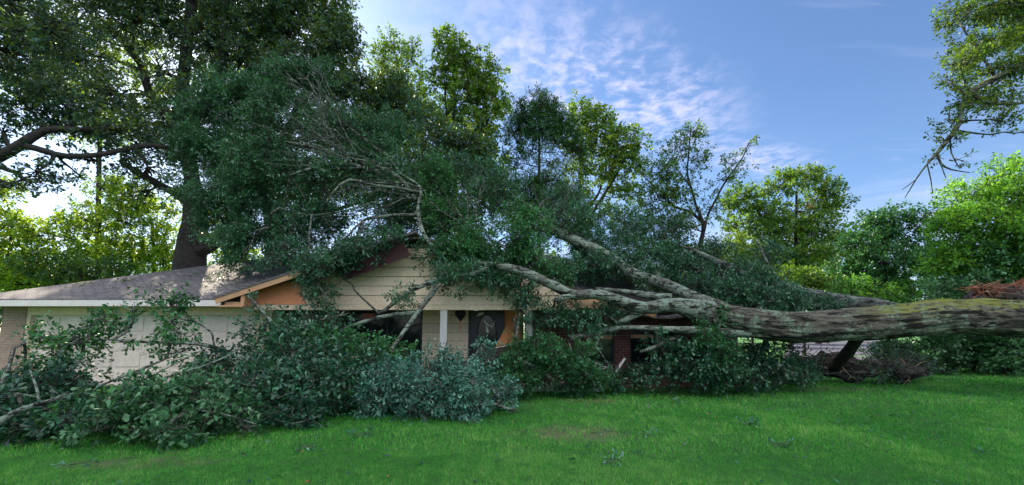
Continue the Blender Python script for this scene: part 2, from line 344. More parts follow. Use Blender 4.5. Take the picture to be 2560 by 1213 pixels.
def grass():
    V = []; T = []; tint = []
    # (near, far, count, height, width)
    patches = [(9.9*s, .5) for s in ()]
    def patch_amt(x, y):
        a = np.zeros_like(x)
        for (cx, cy, rx, ry) in ((.95, 6.7, 1.3, .7), (8.9, 10.9, 1.9, .5), (1.9, 9.5, 1.0, .5), (7.0, 4.6, 1.2, .5), (4.4, 11.2, 1.4, .4), (-4.6, 5.2, 1.3, .3)):
            a = np.maximum(a, np.clip(1.15-((x-cx)/rx)**2-((y-cy)/ry)**2, 0, 1))
        return a*np.clip(2.6*(.5*vnoise(x, y, 4, 8)+.5*vnoise(x, y, 13, 9))-.75, 0, 1)
    off = 0
    for (d0, d1, n, h, wd) in ((3.2, 5.5, 290000, .033, .0045), (5.5, 8.5, 170000, .045, .009), (8.5, 13, 100000, .055, .015), (13, 24, 60000, .07, .028)):
        y = np.sqrt(rng.uniform(d0**2, d1**2, n)); x = rng.uniform(-1, 1, n)*(1.36*y+2.6)
        low = .6*vnoise(x, y, .8, 1)+.4*vnoise(x, y, 2.1, 2); low2 = .5*vnoise(x, y, 6, 3)+.5*vnoise(x, y, 14, 4)
        keep = rng.random(n) > patch_amt(x, y)*.85
        keep &= ~((x > -15.5) & (x < 8) & (y > 11.7)) & ~((x > 11) & (y > 17))
        x, y, low, low2 = x[keep], y[keep], low[keep], low2[keep]; n = len(x)
        z = gz_np(x, y)-.005
        hh = h*(.4+.9*rng.random(n))*(.45+.5*low+.8*low2); ang = rng.uniform(0, 2*np.pi, n); lean = rng.uniform(.1, .9, n)
        dx = np.cos(ang); dy = np.sin(ang); ww = wd*(.6+.8*rng.random(n))
        fa = rng.uniform(0, np.pi, n); sx = np.cos(fa)*ww*.5; sy = np.sin(fa)*ww*.5
        b0 = np.stack([x-sx, y-sy, z], 1); b1 = np.stack([x+sx, y+sy, z], 1)
        tp = np.stack([x+dx*hh*lean, y+dy*hh*lean, z+hh], 1)
        V.append(np.stack([b0, b1, tp], 1).reshape(-1, 3)); T.append(off+np.arange(3*n).reshape(-1, 3)); off += 3*n
        tint.append(np.clip(-.14+.55*low+.5*low2+.55*rng.random(n)**2, 0, .95)+.05*(rng.random(n) < .03+.25*patch_amt(x, y)))
    o = link('grass', np_mesh('grass', np.concatenate(V), np.concatenate(T), np.concatenate(tint)), M['grass'])
    tag(o, 'short bright green lawn grass in shade, thin and brown in worn patches', 'grass', kind='stuff')
grass()
# ---------------------------------------------------------------- house
GY = 11.5          # garage wall plane
FY = 10.9          # gable face plane
PY = 12.2          # porch back wall
WY = 11.8          # right wing wall
EZ = 2.27
def X(px, Y): return at(px, 780, Y).x
def Z(py, Y): return at(1280, py, Y).z
house = empty('house', (-3, 14, 0), 'low cream and brick house crushed under the fallen trees', 'house')
XL = X(8, GY); XW = 6.6
XG0 = X(605, FY); XG1 = 3.0; XR = X(1045, FY)
# walls (one shell of brick), openings by separate pieces
b = MB(); b.box(XL, X(66, GY), GY, GY+.2, -.1, EZ+.05); b.box(XL, XL+.2, GY+.2, 22, -.1, EZ+.05)
b.build('brick_pier', M['tan_brick'], house)
# garage wall and door
gx0, gx1 = X(66, GY), XG0-.15
b = MB(); b.box(gx0, gx1+.6, GY+.02, GY+.2, 2.02, EZ+.05); b.box(gx0, gx0+.12, GY+.02, GY+.2, -.1, 2.02); b.box(X(640, GY), gx1+.6, GY+.02, GY+.2, -.1, 2.02)
b.build('garage_wall', M['cream'], house)
gd = MB(); dx0, dx1 = gx0+.12, X(640, GY)
gd.box(dx0, dx1, GY+.12, GY+.16, 0, 2.02)
cols = 8; rows = 4
for r in range(rows):
    for c in range(cols):
        wq = (dx1-dx0)/cols; hq = 2.02/rows
        gd.box(dx0+c*wq+.06, dx0+(c+1)*wq-.06, GY+.10, GY+.12, r*hq+.05, (r+1)*hq-.05)
gd.build('garage_door', M['garage'], house, bevel=.006)
b = MB(); b.box(XL-.6, XG0-.3, 10.86, GY, EZ-.02, EZ); b.build('soffit', M['tan_soffit'], house)
b = MB(); b.box(XL-.62, XG0-.55, 10.82, 10.86, EZ-.03, EZ+.13); b.build('fascia', M['trim'], house)
# gable siding: lapped boards clipped by the rake
def rake(x): return 4.10-abs(x-XR)*.337
gs = MB(); z = EZ; n = 0
while z < 4.0:
    z1 = min(z+.262, 4.05)
    def span(zz_):
        hw = max(0.02, (4.02-zz_)/.337); return max(XG0, XR-hw), min(XG1, XR+hw)
    a0, a1 = span(z); c0, c1 = span(z1)
    if c1-c0 < .05: break
    gs.prism([(a0, FY-.006, z+.010), (a1, FY-.006, z+.010), (c1, FY+.022, z1), (c0, FY+.022, z1)], (0, .05, 0)); z = z1; n += 1
gs.build('siding', M['cream'], house)
b = MB(); b.poly([(XG0, FY+.075, EZ), (XG1, FY+.075, EZ), (XG1, FY+.075, EZ+.1), (XR, FY+.075, 4.0), (XG0, FY+.075, EZ+.1)]); b.build('sheathing', M['dark_wood'], house)
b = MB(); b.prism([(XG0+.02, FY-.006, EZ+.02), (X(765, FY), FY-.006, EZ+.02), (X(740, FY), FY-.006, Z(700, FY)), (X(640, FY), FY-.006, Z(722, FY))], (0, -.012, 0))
b.build('gable_glow_panel', M['salmon_glow'], house)  # warm light on the gable's left end, put into the colour of this panel
b = MB(); b.box(XG0, X(1440, FY), FY-.02, FY+.16, EZ-.13, EZ+.003); b.build('porch_beam', M['cream'], house, bevel=.005)
b = MB(); b.box(XG0, XG1, FY+.17, PY, EZ-.06, EZ-.04); b.build('porch_ceiling', M['cream'], house)
# rake boards, cut triangle at the left corner
def rk(x, dz, y): return Vector((x, y, 2.36+(x-X(535, 10.4))*.337+dz))
b = MB(); b.bar(rk(X(535, 10.4), 0, 10.42), rk(X(760, 10.4), 0, 10.42), .04, .17, (0, 0, 1))
b.build('rake_board', M['wood'], house)
b = MB(); b.box(X(538, 10.4), X(605, 10.4), 10.42, 10.9, 2.20, 2.235); b.box(X(560, 10.5), X(600, 10.5), 10.5, 10.54, 2.235, 2.33); b.box(X(603, 10.5), X(612, 10.5), 10.44, 10.9, 2.235, 2.52)
b.build('eave_return', M['wood'], house)
# posts
for px, w_, z0 in ((1110, .19, .1), (1322, .19, .55)):
    p_ = MB(); xx = X(px, FY+.05); p_.box(xx-w_/2, xx+w_/2, FY, FY+.14, z0, EZ-.13); p_.build('porch_post', M['trim'], house, bevel=.01)
# porch back wall: lap siding pieces, window, door
def siding_wall(x0, x1, y, z0, z1, name, mat, step=.262):
    s = MB(); zz_ = z0
    while zz_ < z1-.01:
        t = min(zz_+step, z1); s.prism([(x0, y-.004, zz_+.010), (x1, y-.004, zz_+.010), (x1, y+.02, t), (x0, y+.02, t)], (0, .06, 0)); zz_ = t
    bk = MB(); bk.box(x0, x1, y+.07, y+.12, z0, z1); bk.build('sheathing', M['dark_wood'], house)
    return s.build(name, mat, house)
siding_wall(X(1057, PY), X(1174, PY), PY, -.05, EZ, 'porch_wall', M['cream'])
siding_wall(X(1261, PY), X(1309, PY), PY, -.05, EZ, 'porch_wall', M['orange'], 2.4)
siding_wall(XG0-.3, X(700, PY), PY, -.05, EZ, 'porch_wall', M['cream'])
b = MB(); b.box(X(700, PY), X(1057, PY), PY+.02, PY+.2, -.05, .35); b.build('window_wall', M['brick'], house)
b = MB(); b.box(X(620, PY), X(1480, PY), FY+.1, PY, -.1, .12); b.build('porch_floor', M['concrete'], house)
def window(x0, x1, z0, z1, y, nm, curtain=False):
    f_ = MB(); t = .05
    f_.box(x0, x1, y, y+.1, z0, z0+t); f_.box(x0, x1, y, y+.1, z1-t, z1); f_.box(x0, x0+t, y, y+.1, z0+t, z1-t); f_.box(x1-t, x1, y, y+.1, z0+t, z1-t)
    for k_ in range(1, nm): xm = x0+(x1-x0)*k_/nm; f_.box(xm-t/2, xm+t/2, y+.003, y+.09, z0+t, z1-t)
    fr = f_.build('window', M['black'], house, bevel=.004)
    g = MB(); g.box(x0+t, x1-t, y+.06, y+.065, z0+t, z1-t); g.build('pane', M['glass'], fr)
    fr.children[0].location = (0, 0, 0); return fr
wi = window(X(700, PY), X(1057, PY), .35, EZ-.07, PY+.02, 4)
c_ = MB()
c_.v = []
fold = [(X(903, PY)+i*.025, PY+.055+.012*(i % 2)) for i in range(17)]
for (xa, ya), (xb, yb) in zip(fold[:-1], fold[1:]): c_.v += [(xa, ya, 1.84+.02*(xa*9 % 2)), (xb, yb, 1.84+.02*(xb*9 % 2)), (xb, yb, 2.1), (xa, ya, 2.1)]; k_ = len(c_.v); c_.f.append((k_-4, k_-3, k_-2, k_-1))
# a pinkish curtain close behind the broken pane
c_.build('curtain', plain('pink_curtain', (.42, .16, .17), .9), house)
# front door
dr0, dr1 = X(1176, PY), X(1259, PY)
d = MB(); d.box(dr0, dr1, PY+.0, PY+.06, .12, 2.19)
door = d.build('front_door', M['black'], house)
fr = MB(); fr.box(dr0-.05, dr0, PY-.03, PY+.1, .1, 2.2); fr.box(dr1, dr1+.03, PY-.03, PY+.1, .1, 2.2); fr.build('door_frame', M['black'], house)
cx_, cz_ = (dr0+dr1)/2, 1.42
ov = [(cx_+.27*math.cos(a), PY-.004, cz_+.62*math.sin(a)) for a in np.linspace(0, 2*math.pi, 33)[:-1]]
g = MB(); g.prism(ov, (0, -.006, 0)); q = g.build('oval_glass', M['glass'], door); q.location = (0, 0, 0)
rim = MB(); P_ = [(cx_+.29*math.cos(a), PY-.012, cz_+.64*math.sin(a)) for a in np.linspace(0, 2*math.pi, 41)]; rim.tube(P_, .014, 6, cap=False); q = rim.build('rim', M['iron'], door, True); q.location = (0, 0, 0)
sh = MB()
def dp(px, py): p_ = at(px, py, PY-.02); return (p_.x, PY-.016, p_.z)
sh.poly([dp(1199, 782), dp(1209, 781), dp(1209, 786), dp(1200, 789), dp(1191, 791), dp(1193, 788)])
sh.poly([dp(1208, 799), dp(1214, 803), dp(1219, 810), dp(1225, 814), dp(1231, 813), dp(1234, 807), dp(1236, 801), dp(1238, 803), dp(1236, 812), dp(1229, 819), dp(1222, 815), dp(1216, 813)])
sh.poly([dp(1214, 813), dp(1218, 816), dp(1222, 827), dp(1221, 833), dp(1216, 832)])
q = sh.build('shard_reflections', M['pale_reflection'], door); q.location = (0, 0, 0)  # white reflections on the broken oval, put in as matte pale shapes
h_ = MB(); h_.tube([(dr0+.07, PY-.05, 1.0), (dr0+.07, PY-.05, 1.12)], .012, 8); h_.box(dr0+.055, dr0+.085, PY-.02, PY, 0.95, 1.17); q = h_.build('handle', M['iron'], door); q.location = (0, 0, 0)
# right wing: brick wall with two windows
rb = MB(); z1 = EZ+.02
bx = [X(1312, WY), X(1468, WY), X(1534, WY), X(1572, WY), X(1700, WY), XW]
rb.box(bx[0], bx[1], WY, WY+.2, -.1, z1); rb.box(bx[2], bx[3], WY, WY+.2, -.1, z1); rb.box(bx[4], bx[5], WY, WY+.2, -.1, z1)
for a_, c__ in ((bx[1], bx[2]), (bx[3], bx[4])):
    rb.box(a_, c__, WY, WY+.2, -.1, .62); rb.box(a_, c__, WY, WY+.2, 1.52, z1)
rb.box(XW-.2, XW, WY+.2, 22, -.1, z1)
rb.build('brick_wall', M['brick'], house)
window(bx[1], bx[2], .62, 1.52, WY+.05, 1); window(bx[3], bx[4], .62, 1.52, WY+.05, 2)
for a_, c__ in ((bx[1], bx[2]), (bx[3], bx[4])):
    s = MB(); s.box(a_-.05, c__+.05, WY-.04, WY, .55, .62); s.build('window_sill', M['brick'], house)
v_ = MB(); v_.box(bx[3]+.05, bx[3]+.85, WY+.09, WY+.105, 1.36, 1.47); v_.build('curtain', M['curtain'], house)
v_ = MB(); v_.box(bx[1]+.3, bx[2]-.05, WY+.09, WY+.105, 1.33, 1.47); v_.build('curtain', M['curtain'], house)
# roofs
def roof_grid(name, fn, nu, nv, thick=.06):
    V = []
    for i in range(nu+1):
        for j in range(nv+1): V.append(fn(i/nu, j/nv))
    n_ = len(V); V2 = [(x, y, z-thick) for x, y, z in V]; m = MB(); m.v = [tuple(q) for q in V]+V2
    for i in range(nu):
        for j in range(nv):
            a = i*(nv+1)+j; m.f.append((a, a+nv+1, a+nv+2, a+1)); m.f.append((a+n_, a+1+n_, a+nv+2+n_, a+nv+1+n_))
    for i in range(nu):
        a = i*(nv+1); m.f.append((a, a+n_, a+nv+1+n_, a+nv+1)); a += nv; m.f.append((a, a+nv+1, a+nv+1+n_, a+n_))
    for j in range(nv):
        a = j; m.f.append((a, a+1, a+1+n_, a+n_)); a = nu*(nv+1)+j; m.f.append((a, a+n_, a+1+n_, a+1))
    return m.build(name, M['shingles'], house)
RZ = EZ+.16; EY = 10.84; XLE = XL-.65; XRE = XW+.6; RD = 6.2; SL = .40
def front(u_, v_):
    t = v_*RD; xa = XLE+t; xb = XRE-t; x = xa+(xb-xa)*u_; y = EY+t; z = RZ+SL*t
    if XG0-.4 < x < XG1+.1: y = max(y, 11.06); z = max(z, RZ+SL*(y-EY))
    # the crushed part under the limbs
    sag = 0
    if x > 4.8: z -= min(1, (x-4.8)/1.2)*.45*min(1, t/1.5)
    if x > 1.5: sag = .75*math.exp(-((x-4.2)/1.7)**2)*math.exp(-((y-12.2)/2.0)**2)+.06*noise.noise(Vector((x*1.3, y*1.3, 0)))
    return (x, y, z-sag)
roof_grid('roof', front, 60, 16)
def leftf(u_, v_):
    t = v_*RD; ya = EY+t; yb = EY+2*RD-t; return (XLE+t, ya+(yb-ya)*u_, RZ+SL*t)
roof_grid('roof', leftf, 4, 4)
def rightf(u_, v_):
    t = v_*RD; ya = EY+t; yb = EY+2*RD-t; return (XRE-t, yb+(ya-yb)*u_, RZ+SL*t)
roof_grid('roof', rightf, 4, 4)
def gl(u_, v_):
    x = X(530, 10.4)+(XR-X(530, 10.4))*v_; y = 10.38+u_*(4.3); return (x, y, 2.46+(x-X(530, 10.4))*.337)
roof_grid('gable_roof', gl, 6, 10)
def gr(u_, v_):
    x1 = XR+(XR-X(530, 10.4)); x = XR+(x1-XR)*v_; y = 10.95+u_*3.7
    sg = .25*math.exp(-((x-1.5)/1.6)**2) if x > -1 else 0
    return (x, y, 4.245-(x-XR)*.337-sg)
roof_grid('gable_roof', gr, 8, 12)
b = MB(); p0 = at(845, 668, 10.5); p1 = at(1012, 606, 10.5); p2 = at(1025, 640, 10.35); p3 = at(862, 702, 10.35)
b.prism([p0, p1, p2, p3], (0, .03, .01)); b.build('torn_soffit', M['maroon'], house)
# right wing eave: fascia pieces bent under the limb
b = MB(); b.bar(at(1395, 744, 10.8), at(1520, 752, 10.8), .03, .13); b.bar(at(1410, 764, 10.9), at(1560, 770, 10.85), .03, .09); b.bar(at(1520, 752, 10.8), at(1640, 790, 10.85), .03, .12)
b.build('broken_fascia', M['wood'], house)
b = MB(); b.box(X(1330, 11), XRE-.1, 11.0, WY, EZ-.02, EZ); b.build('wing_soffit', M['dark_wood'], house)
# lantern with chime
ln = empty('porch_lantern', at(1151, 765, 11.5), 'black hanging porch lantern with a tasselled wind chime beside the dark front door', 'lantern')
def P5(px, py): return at(px, py, 11.5)
m = MB(); m.tube([P5(1151, 764), P5(1151, 772)], .008, 6); m.build('chain', M['iron'], ln)
m = MB(); prof = [(770, 3), (774, 9), (779, 13), (784, 14), (789, 13), (794, 9), (799, 5), (803, 2)]
m.tube([P5(1151, a) for a, r_ in prof], [r_*.0115 for a, r_ in prof], 8); m.build('lantern_body', M['iron'], ln)
m = MB(); m.tube([P5(1151, 785), P5(1151, 794)], .1, 8); m.build('lantern_glass', M['glass'], ln)
for dx_, y0, y1 in ((-3, 803, 826), (0, 803, 829), (3, 803, 822)):
    m = MB(); m.tube([P5(1151+dx_*.3, y0), P5(1151+dx_, (y0+y1)/2), P5(1151+dx_*.8, y1)], [.007, .014, .02], 6); m.build('chime', M['wood'], ln)
# loose boards
def board(name, pts, off, mat, label, cat):
    p0 = Vector(pts[0]); e = empty(name, (p0.x, p0.y, 0), label, cat)
    m = MB(); m.prism(pts, off); m.build('board', mat, e); return e
board('plywood_sheet', [at(1276, 793, 11.9), at(1303, 800, 11.95), at(1296, 868, 11.6), at(1262, 876, 11.5), at(1230, 885, 11.45)], (0, -.018, .0), M['orange'], 'torn orange plywood sheet leaning beside the front door', 'plywood')
m = MB(); tb = empty('fallen_beam', at(1160, 915, 10.6), 'dark splintered roof beam fallen across the porch in front of the door', 'beam')
m.bar(at(1150, 918, 10.5), at(1275, 868, 10.9), .12, .22); m.build('timber', M['dark_wood'], tb)
m = MB(); m.bar(at(1240, 871, 10.75), at(1288, 858, 10.85), .02, .035); m.build('pale_edge', M['trim'], tb)
bg_ = empty('bent_gutter', at(1530, 940, 10.9), 'bent white gutter lying at the foot of the brick wall', 'gutter')
m = MB(); P_ = [at(1448, 903, 10.6), at(1490, 916, 10.6), at(1532, 933, 10.6)]
for a_, b__ in ((P_[0], P_[1]), (P_[1], P_[2])): m.bar(a_, b__, .12, .03); m.bar(a_+Vector((0, -.06, .05)), b__+Vector((0, -.06, .05)), .02, .1)
m.bar(P_[2], at(1543, 926, 10.6), .09, .05); m.bar(at(1541, 927, 10.6), at(1562, 896, 10.7), .05, .04)
m.build('channel', M['trim'], bg_)
# ---------------------------------------------------------------- foliage engine
def leaf_arrays(P, D, N, L, W, fold=.25):
    S = norm(np.cross(D, N)); N2 = np.cross(S, D); L = L[:, None]; W = W[:, None]
    return np.stack([P, P+D*L*.8+S*W*.5+N2*W*fold*.5, P+D*L, P+D*L*.8-S*W*.5+N2*W*fold*.5], 1).reshape(-1, 3)
def unit(n): return norm(rng.normal(size=(n, 3)))
class Crown:
    """collects leaf sprays and their twigs"""
    def __init__(s): s.P = []; s.D = []; s.N = []; s.L = []; s.W = []; s.t = []; s.tw = []
    def sprays(s, C, A, ln, nl, L, W, t0=0.5, tv=.5, updown=.5):
        """C (n,3) spray roots, A (n,3) axes, ln spray length, nl leaves each"""
        n = len(C)
        if not n: return
        tt = np.tile(np.linspace(.15, 1, nl), n)+rng.normal(0, .04, n*nl)
        Cc = np.repeat(C, nl, 0); Aa = np.repeat(A, nl, 0); ll = np.repeat(ln*rng.uniform(.6, 1.3, n), nl)
        side = unit(n*nl); side = norm(side-Aa*np.sum(side*Aa, 1, keepdims=True))
        P = Cc+Aa*(tt*ll)[:, None]+side*.02
        D = norm(Aa*rng.uniform(.2, 1.0, (n*nl, 1))+side*1.0+np.array([0, 0, -.15]))
        N = norm(rng.normal(size=(n*nl, 3))*.55+np.array([0, -.15, 1.0])*updown+side*.1)
        sz = rng.uniform(.65, 1.25, n*nl)
        s.P.append(P); s.D.append(D); s.N.append(N); s.L.append(L*sz); s.W.append(W*sz)
        base = np.repeat(rng.normal(t0, .16, n), nl)
        s.t.append(np.clip(base+rng.normal(0, tv*.35, n*nl), 0, 1))
        s.tw.append((C-A*ln*.6, C+A*ln*.9))
    def blob(s, c, r, dens=2.5, L=.1, W=.05, nl=14, sub=None, t0=.5, ln=None, gap=.42, flat=.35, keep=None):
        """c centre, r (3) radii; leaves enough for dens layers"""
        c = np.array(c); r = np.array(r, float); area = math.pi*r[0]*r[2]; ntot = int(DM*dens*area/(L*W*.5)); ns = max(3, ntot//nl)
        if sub is None: sub = int(max(4, min(90, 12*r[0]*r[2]+6)))
        q = unit(sub)*(rng.uniform(.2, 1, (sub, 1))**.5); sc_ = c+q*r*.82
        R_ = 1.2*gap*(r[0]*r[1]*r[2])**(1/3.)*rng.uniform(.55, 1.25, sub)*(14/ (sub+4))**.25
        pr = R_**2; k_ = rng.choice(sub, ns, p=pr/pr.sum())
        qq = unit(ns)*(rng.uniform(.25, 1, (ns, 1))**.6)
        C = sc_[k_]+qq*R_[k_][:, None]*np.array([1, 1, .72])
        if keep is not None: 
            ok = keep(C); C = C[ok]; qq = qq[ok]; k_ = k_[ok]
        st = rng.random(len(C)) < .07; C = np.where(st[:, None], c+(C-c)*rng.uniform(1.15, 1.5, (len(C), 1)), C)
        n = len(C); A = norm(qq*.8+rng.normal(size=(n, 3))*.5+norm(C-c)*.6+np.array([0, 0, .12]))
        ct = rng.normal(0, .17, sub)
        s.sprays(C, A, ln or L*2.6, nl, L, W, t0, 1.0, 1.0-flat+.3)
        s.t[-1] = np.clip(s.t[-1]+np.repeat(ct[k_], nl), 0, 1)
        return sc_
    def build(s, name, mat, parent):
        P, D, N, L, W, t = map(np.concatenate, (s.P, s.D, s.N, s.L, s.W, s.t))
        n = len(P); V = leaf_arrays(P, D, N, L, W); i = np.arange(n)[:, None]*4
        T = np.concatenate([i+np.array([[0, 1, 2]]), i+np.array([[0, 2, 3]])], 1).reshape(-1, 3)
        global NLEAF; NLEAF += n
        return link(name, np_mesh(name, V, T, np.repeat(t, 2)), mat, parent)
    def twigs(s, extra=None, r=.006, frac=1.0):
        A = np.concatenate([a for a, b in s.tw]); B = np.concatenate([b for a, b in s.tw])
        if frac < 1: k_ = rng.random(len(A)) < frac; A, B = A[k_], B[k_]
        return A, B, r
NLEAF = 0; DM = 1.9
def prisms(A, B, r0, r1):
    """three-sided tapering sticks"""
    D = norm(B-A); h = np.where(np.abs(D[:, 2:3]) < .9, np.array([[0, 0, 1.]]), np.array([[1., 0, 0]])); x = norm(np.cross(D, h)); y = np.cross(D, x)
    n = len(A); r0 = np.broadcast_to(r0, (n,))[:, None]; r1 = np.broadcast_to(r1, (n,))[:, None]; V = []
    for c, r in ((A, r0), (B, r1)):
        for a in (0, 2.094, 4.189): V.append(c+(x*math.cos(a)+y*math.sin(a))*r)
    V = np.stack(V, 1).reshape(-1, 3); i = np.arange(n)[:, None]*6
    T = np.concatenate([i+np.array([[0, 1, 4, 3]]), i+np.array([[1, 2, 5, 4]]), i+np.array([[2, 0, 3, 5]])], 1).reshape(-1, 4)
    return V, T
def sticks(name, segs, mat, parent):
    """segs: list of (A,B,r0,r1)"""
    Vs, Ts, o = [], [], 0
    for A, B, r0, r1 in segs:
        if not len(A): continue
        V, T = prisms(A, B, r0, r1); Vs.append(V); Ts.append(T+o); o += len(V)
    return link(name, np_mesh(name, np.concatenate(Vs), np.concatenate(Ts)), mat, parent)
def curved(A, B, r0, r1, k=4, wob=.12):
    """bowed sticks from A to B in k pieces"""
    L = np.linalg.norm(B-A, axis=1, keepdims=True); off = rng.normal(size=A.shape)*L*wob; out = []; prev = A
    for i in range(1, k+1):
        t = i/k; q = A+(B-A)*t+off*math.sin(math.pi*t)+rng.normal(size=A.shape)*L*wob*.15*(i < k)
        out.append((prev, q, r0+(r1-r0)*(i-1)/k, r0+(r1-r0)*t)); prev = q
    return out
def px_blob(b, Yd=None):
    px, py, Y, rx, ry = b[:5]; c = at(px, py, Y); s = Y/F
    return c, (rx*s, (rx+ry)*.45*s, ry*s)
def tree(name, label, cat, trunk, blobs, leaf, bark, L, W, dens=2.6, group=None, limbs=(), t0=.5, nl=14, gap=.42, twf=.5, wob=.15, extra=None, twr=.012, updown=.35, crownname='crown', seg=10, dmul=1.0):
    """trunk: [(px,py,Y,r_px)] from the ground up; limbs: lists of the same; blobs: (px,py,Y,rx,ry[,dens])"""
    pts = [at(a, b_, c) for a, b_, c, d_ in trunk]; rad = [d_*c/F*(1 if d_ > 24 else .72) for a, b_, c, d_ in trunk]
    base = pts[0]; g0 = gz(base.x, base.y) if base.y < 30 else -.02
    if base.z < .6: pts[0] = Vector((base.x, base.y, g0-.15))
    e = empty(name, (pts[0].x, pts[0].y, max(0, g0) if pts[0].z < .7 else pts[0].z), label, cat, group)
    m = MB(); sp, sr = spline(pts, rad, .35, wob*.5, len(name)); m.tube(sp, sr, seg, .12)
    for lb in limbs:
        q = [at(a, b_, c) for a, b_, c, d_ in lb]; rr = [d_*c/F for a, b_, c, d_ in lb]
        a_, b__ = spline(q, rr, .3, wob, 3); m.tube(a_, b__, 7, .15)
    tr = m.build('trunk', bark, e, True)
    ap = np.array([tuple(p) for p in sp]); ar = np.array(sr)
    for lb in limbs:
        q = [at(a, b_, c) for a, b_, c, d_ in lb]; rr = [d_*c/F for a, b_, c, d_ in lb]; a_, b__ = spline(q, rr, .3)
        ap = np.concatenate([ap, np.array([tuple(p) for p in a_])]); ar = np.concatenate([ar, np.array(b__)])
    cr = Crown(); segs = []
    for bl in blobs:
        c, r = px_blob(bl); dn = (bl[5] if len(bl) > 5 else dens)*dmul
        sub = cr.blob(c, r, dn, L, W, nl, None, t0+(bl[6] if len(bl) > 6 else 0), None, gap, updown)
        # limb from the nearest lower point of the trunk to the blob centre, then twigs to the clumps
        cn = np.array(c); dd = np.linalg.norm(ap-cn, axis=1)+np.maximum(0, ap[:, 2]-cn[2])*1.5; i = int(np.argmin(dd))
        rr0 = min(ar[i]*.55, .10+.02*r[0]); A = ap[i:i+1]; B = cn[None]
        segs += curved(A, B, rr0, rr0*.5, 6, .08)
        segs += curved(np.repeat(B, len(sub), 0), sub, rr0*.45, .012, 4, .12)
    A, B, r_ = cr.twigs(frac=twf); segs.append((A, B, twr, twr*.4))
    sticks('branches', segs, bark, e)
    cr.build(crownname, leaf, e)
    if extra: extra(e)
    return e
# ---------------------------------------------------------------- the fallen oak
OAKL, OAKW = .098, .038
oak = empty('fallen_oak', (14.5, 9.2, 0), 'huge fallen oak with a mossy lichened trunk lying across the lawn and house roof', 'fallen tree')
def LS(d): return 1.0 if d > 24 else .78 if d > 10 else .68
def limb(name, pts, mat, parent, bmp=.15, seg=10, wob=.06, step=.2, fr=1.0, ridge=0):
    q = [at(a, b_, c) for a, b_, c, d_ in pts]; rr = [d_*c/F*LS(d_) for a, b_, c, d_ in pts]
    a_, b__ = spline(q, rr, step, wob, len(pts)); m = MB(); m.tube(a_, b__, seg, bmp, fr, True, ridge); m.build(name, mat, parent, True)
    return np.array([tuple(p) for p in a_])
OT = [(3150, 800, 9.0, 90), (2950, 790, 9.1, 72), (2800, 788, 9.3, 60), (2680, 793, 9.5, 52), (2560, 798, 9.7, 47), (2470, 793, 9.8, 44), (2380, 793, 9.9, 42), (2280, 799, 10.0, 41), (2180, 808, 10.1, 41), (2080, 815, 10.1, 40), (1980, 817, 10.2, 38), (1890, 810, 10.2, 36), (1820, 795, 10.3, 34), (1770, 775, 10.3, 30)]
limb('trunk', OT, M['bark'], oak, .10, 110, .03, .045, 2.0, .075)
limb('root_flare', [(3150, 800, 9.0, 90), (3230, 810, 9.0, 130), (3260, 812, 9.0, 170)], M['rot'], oak, .5, 20)
LM = M['limb_bark']
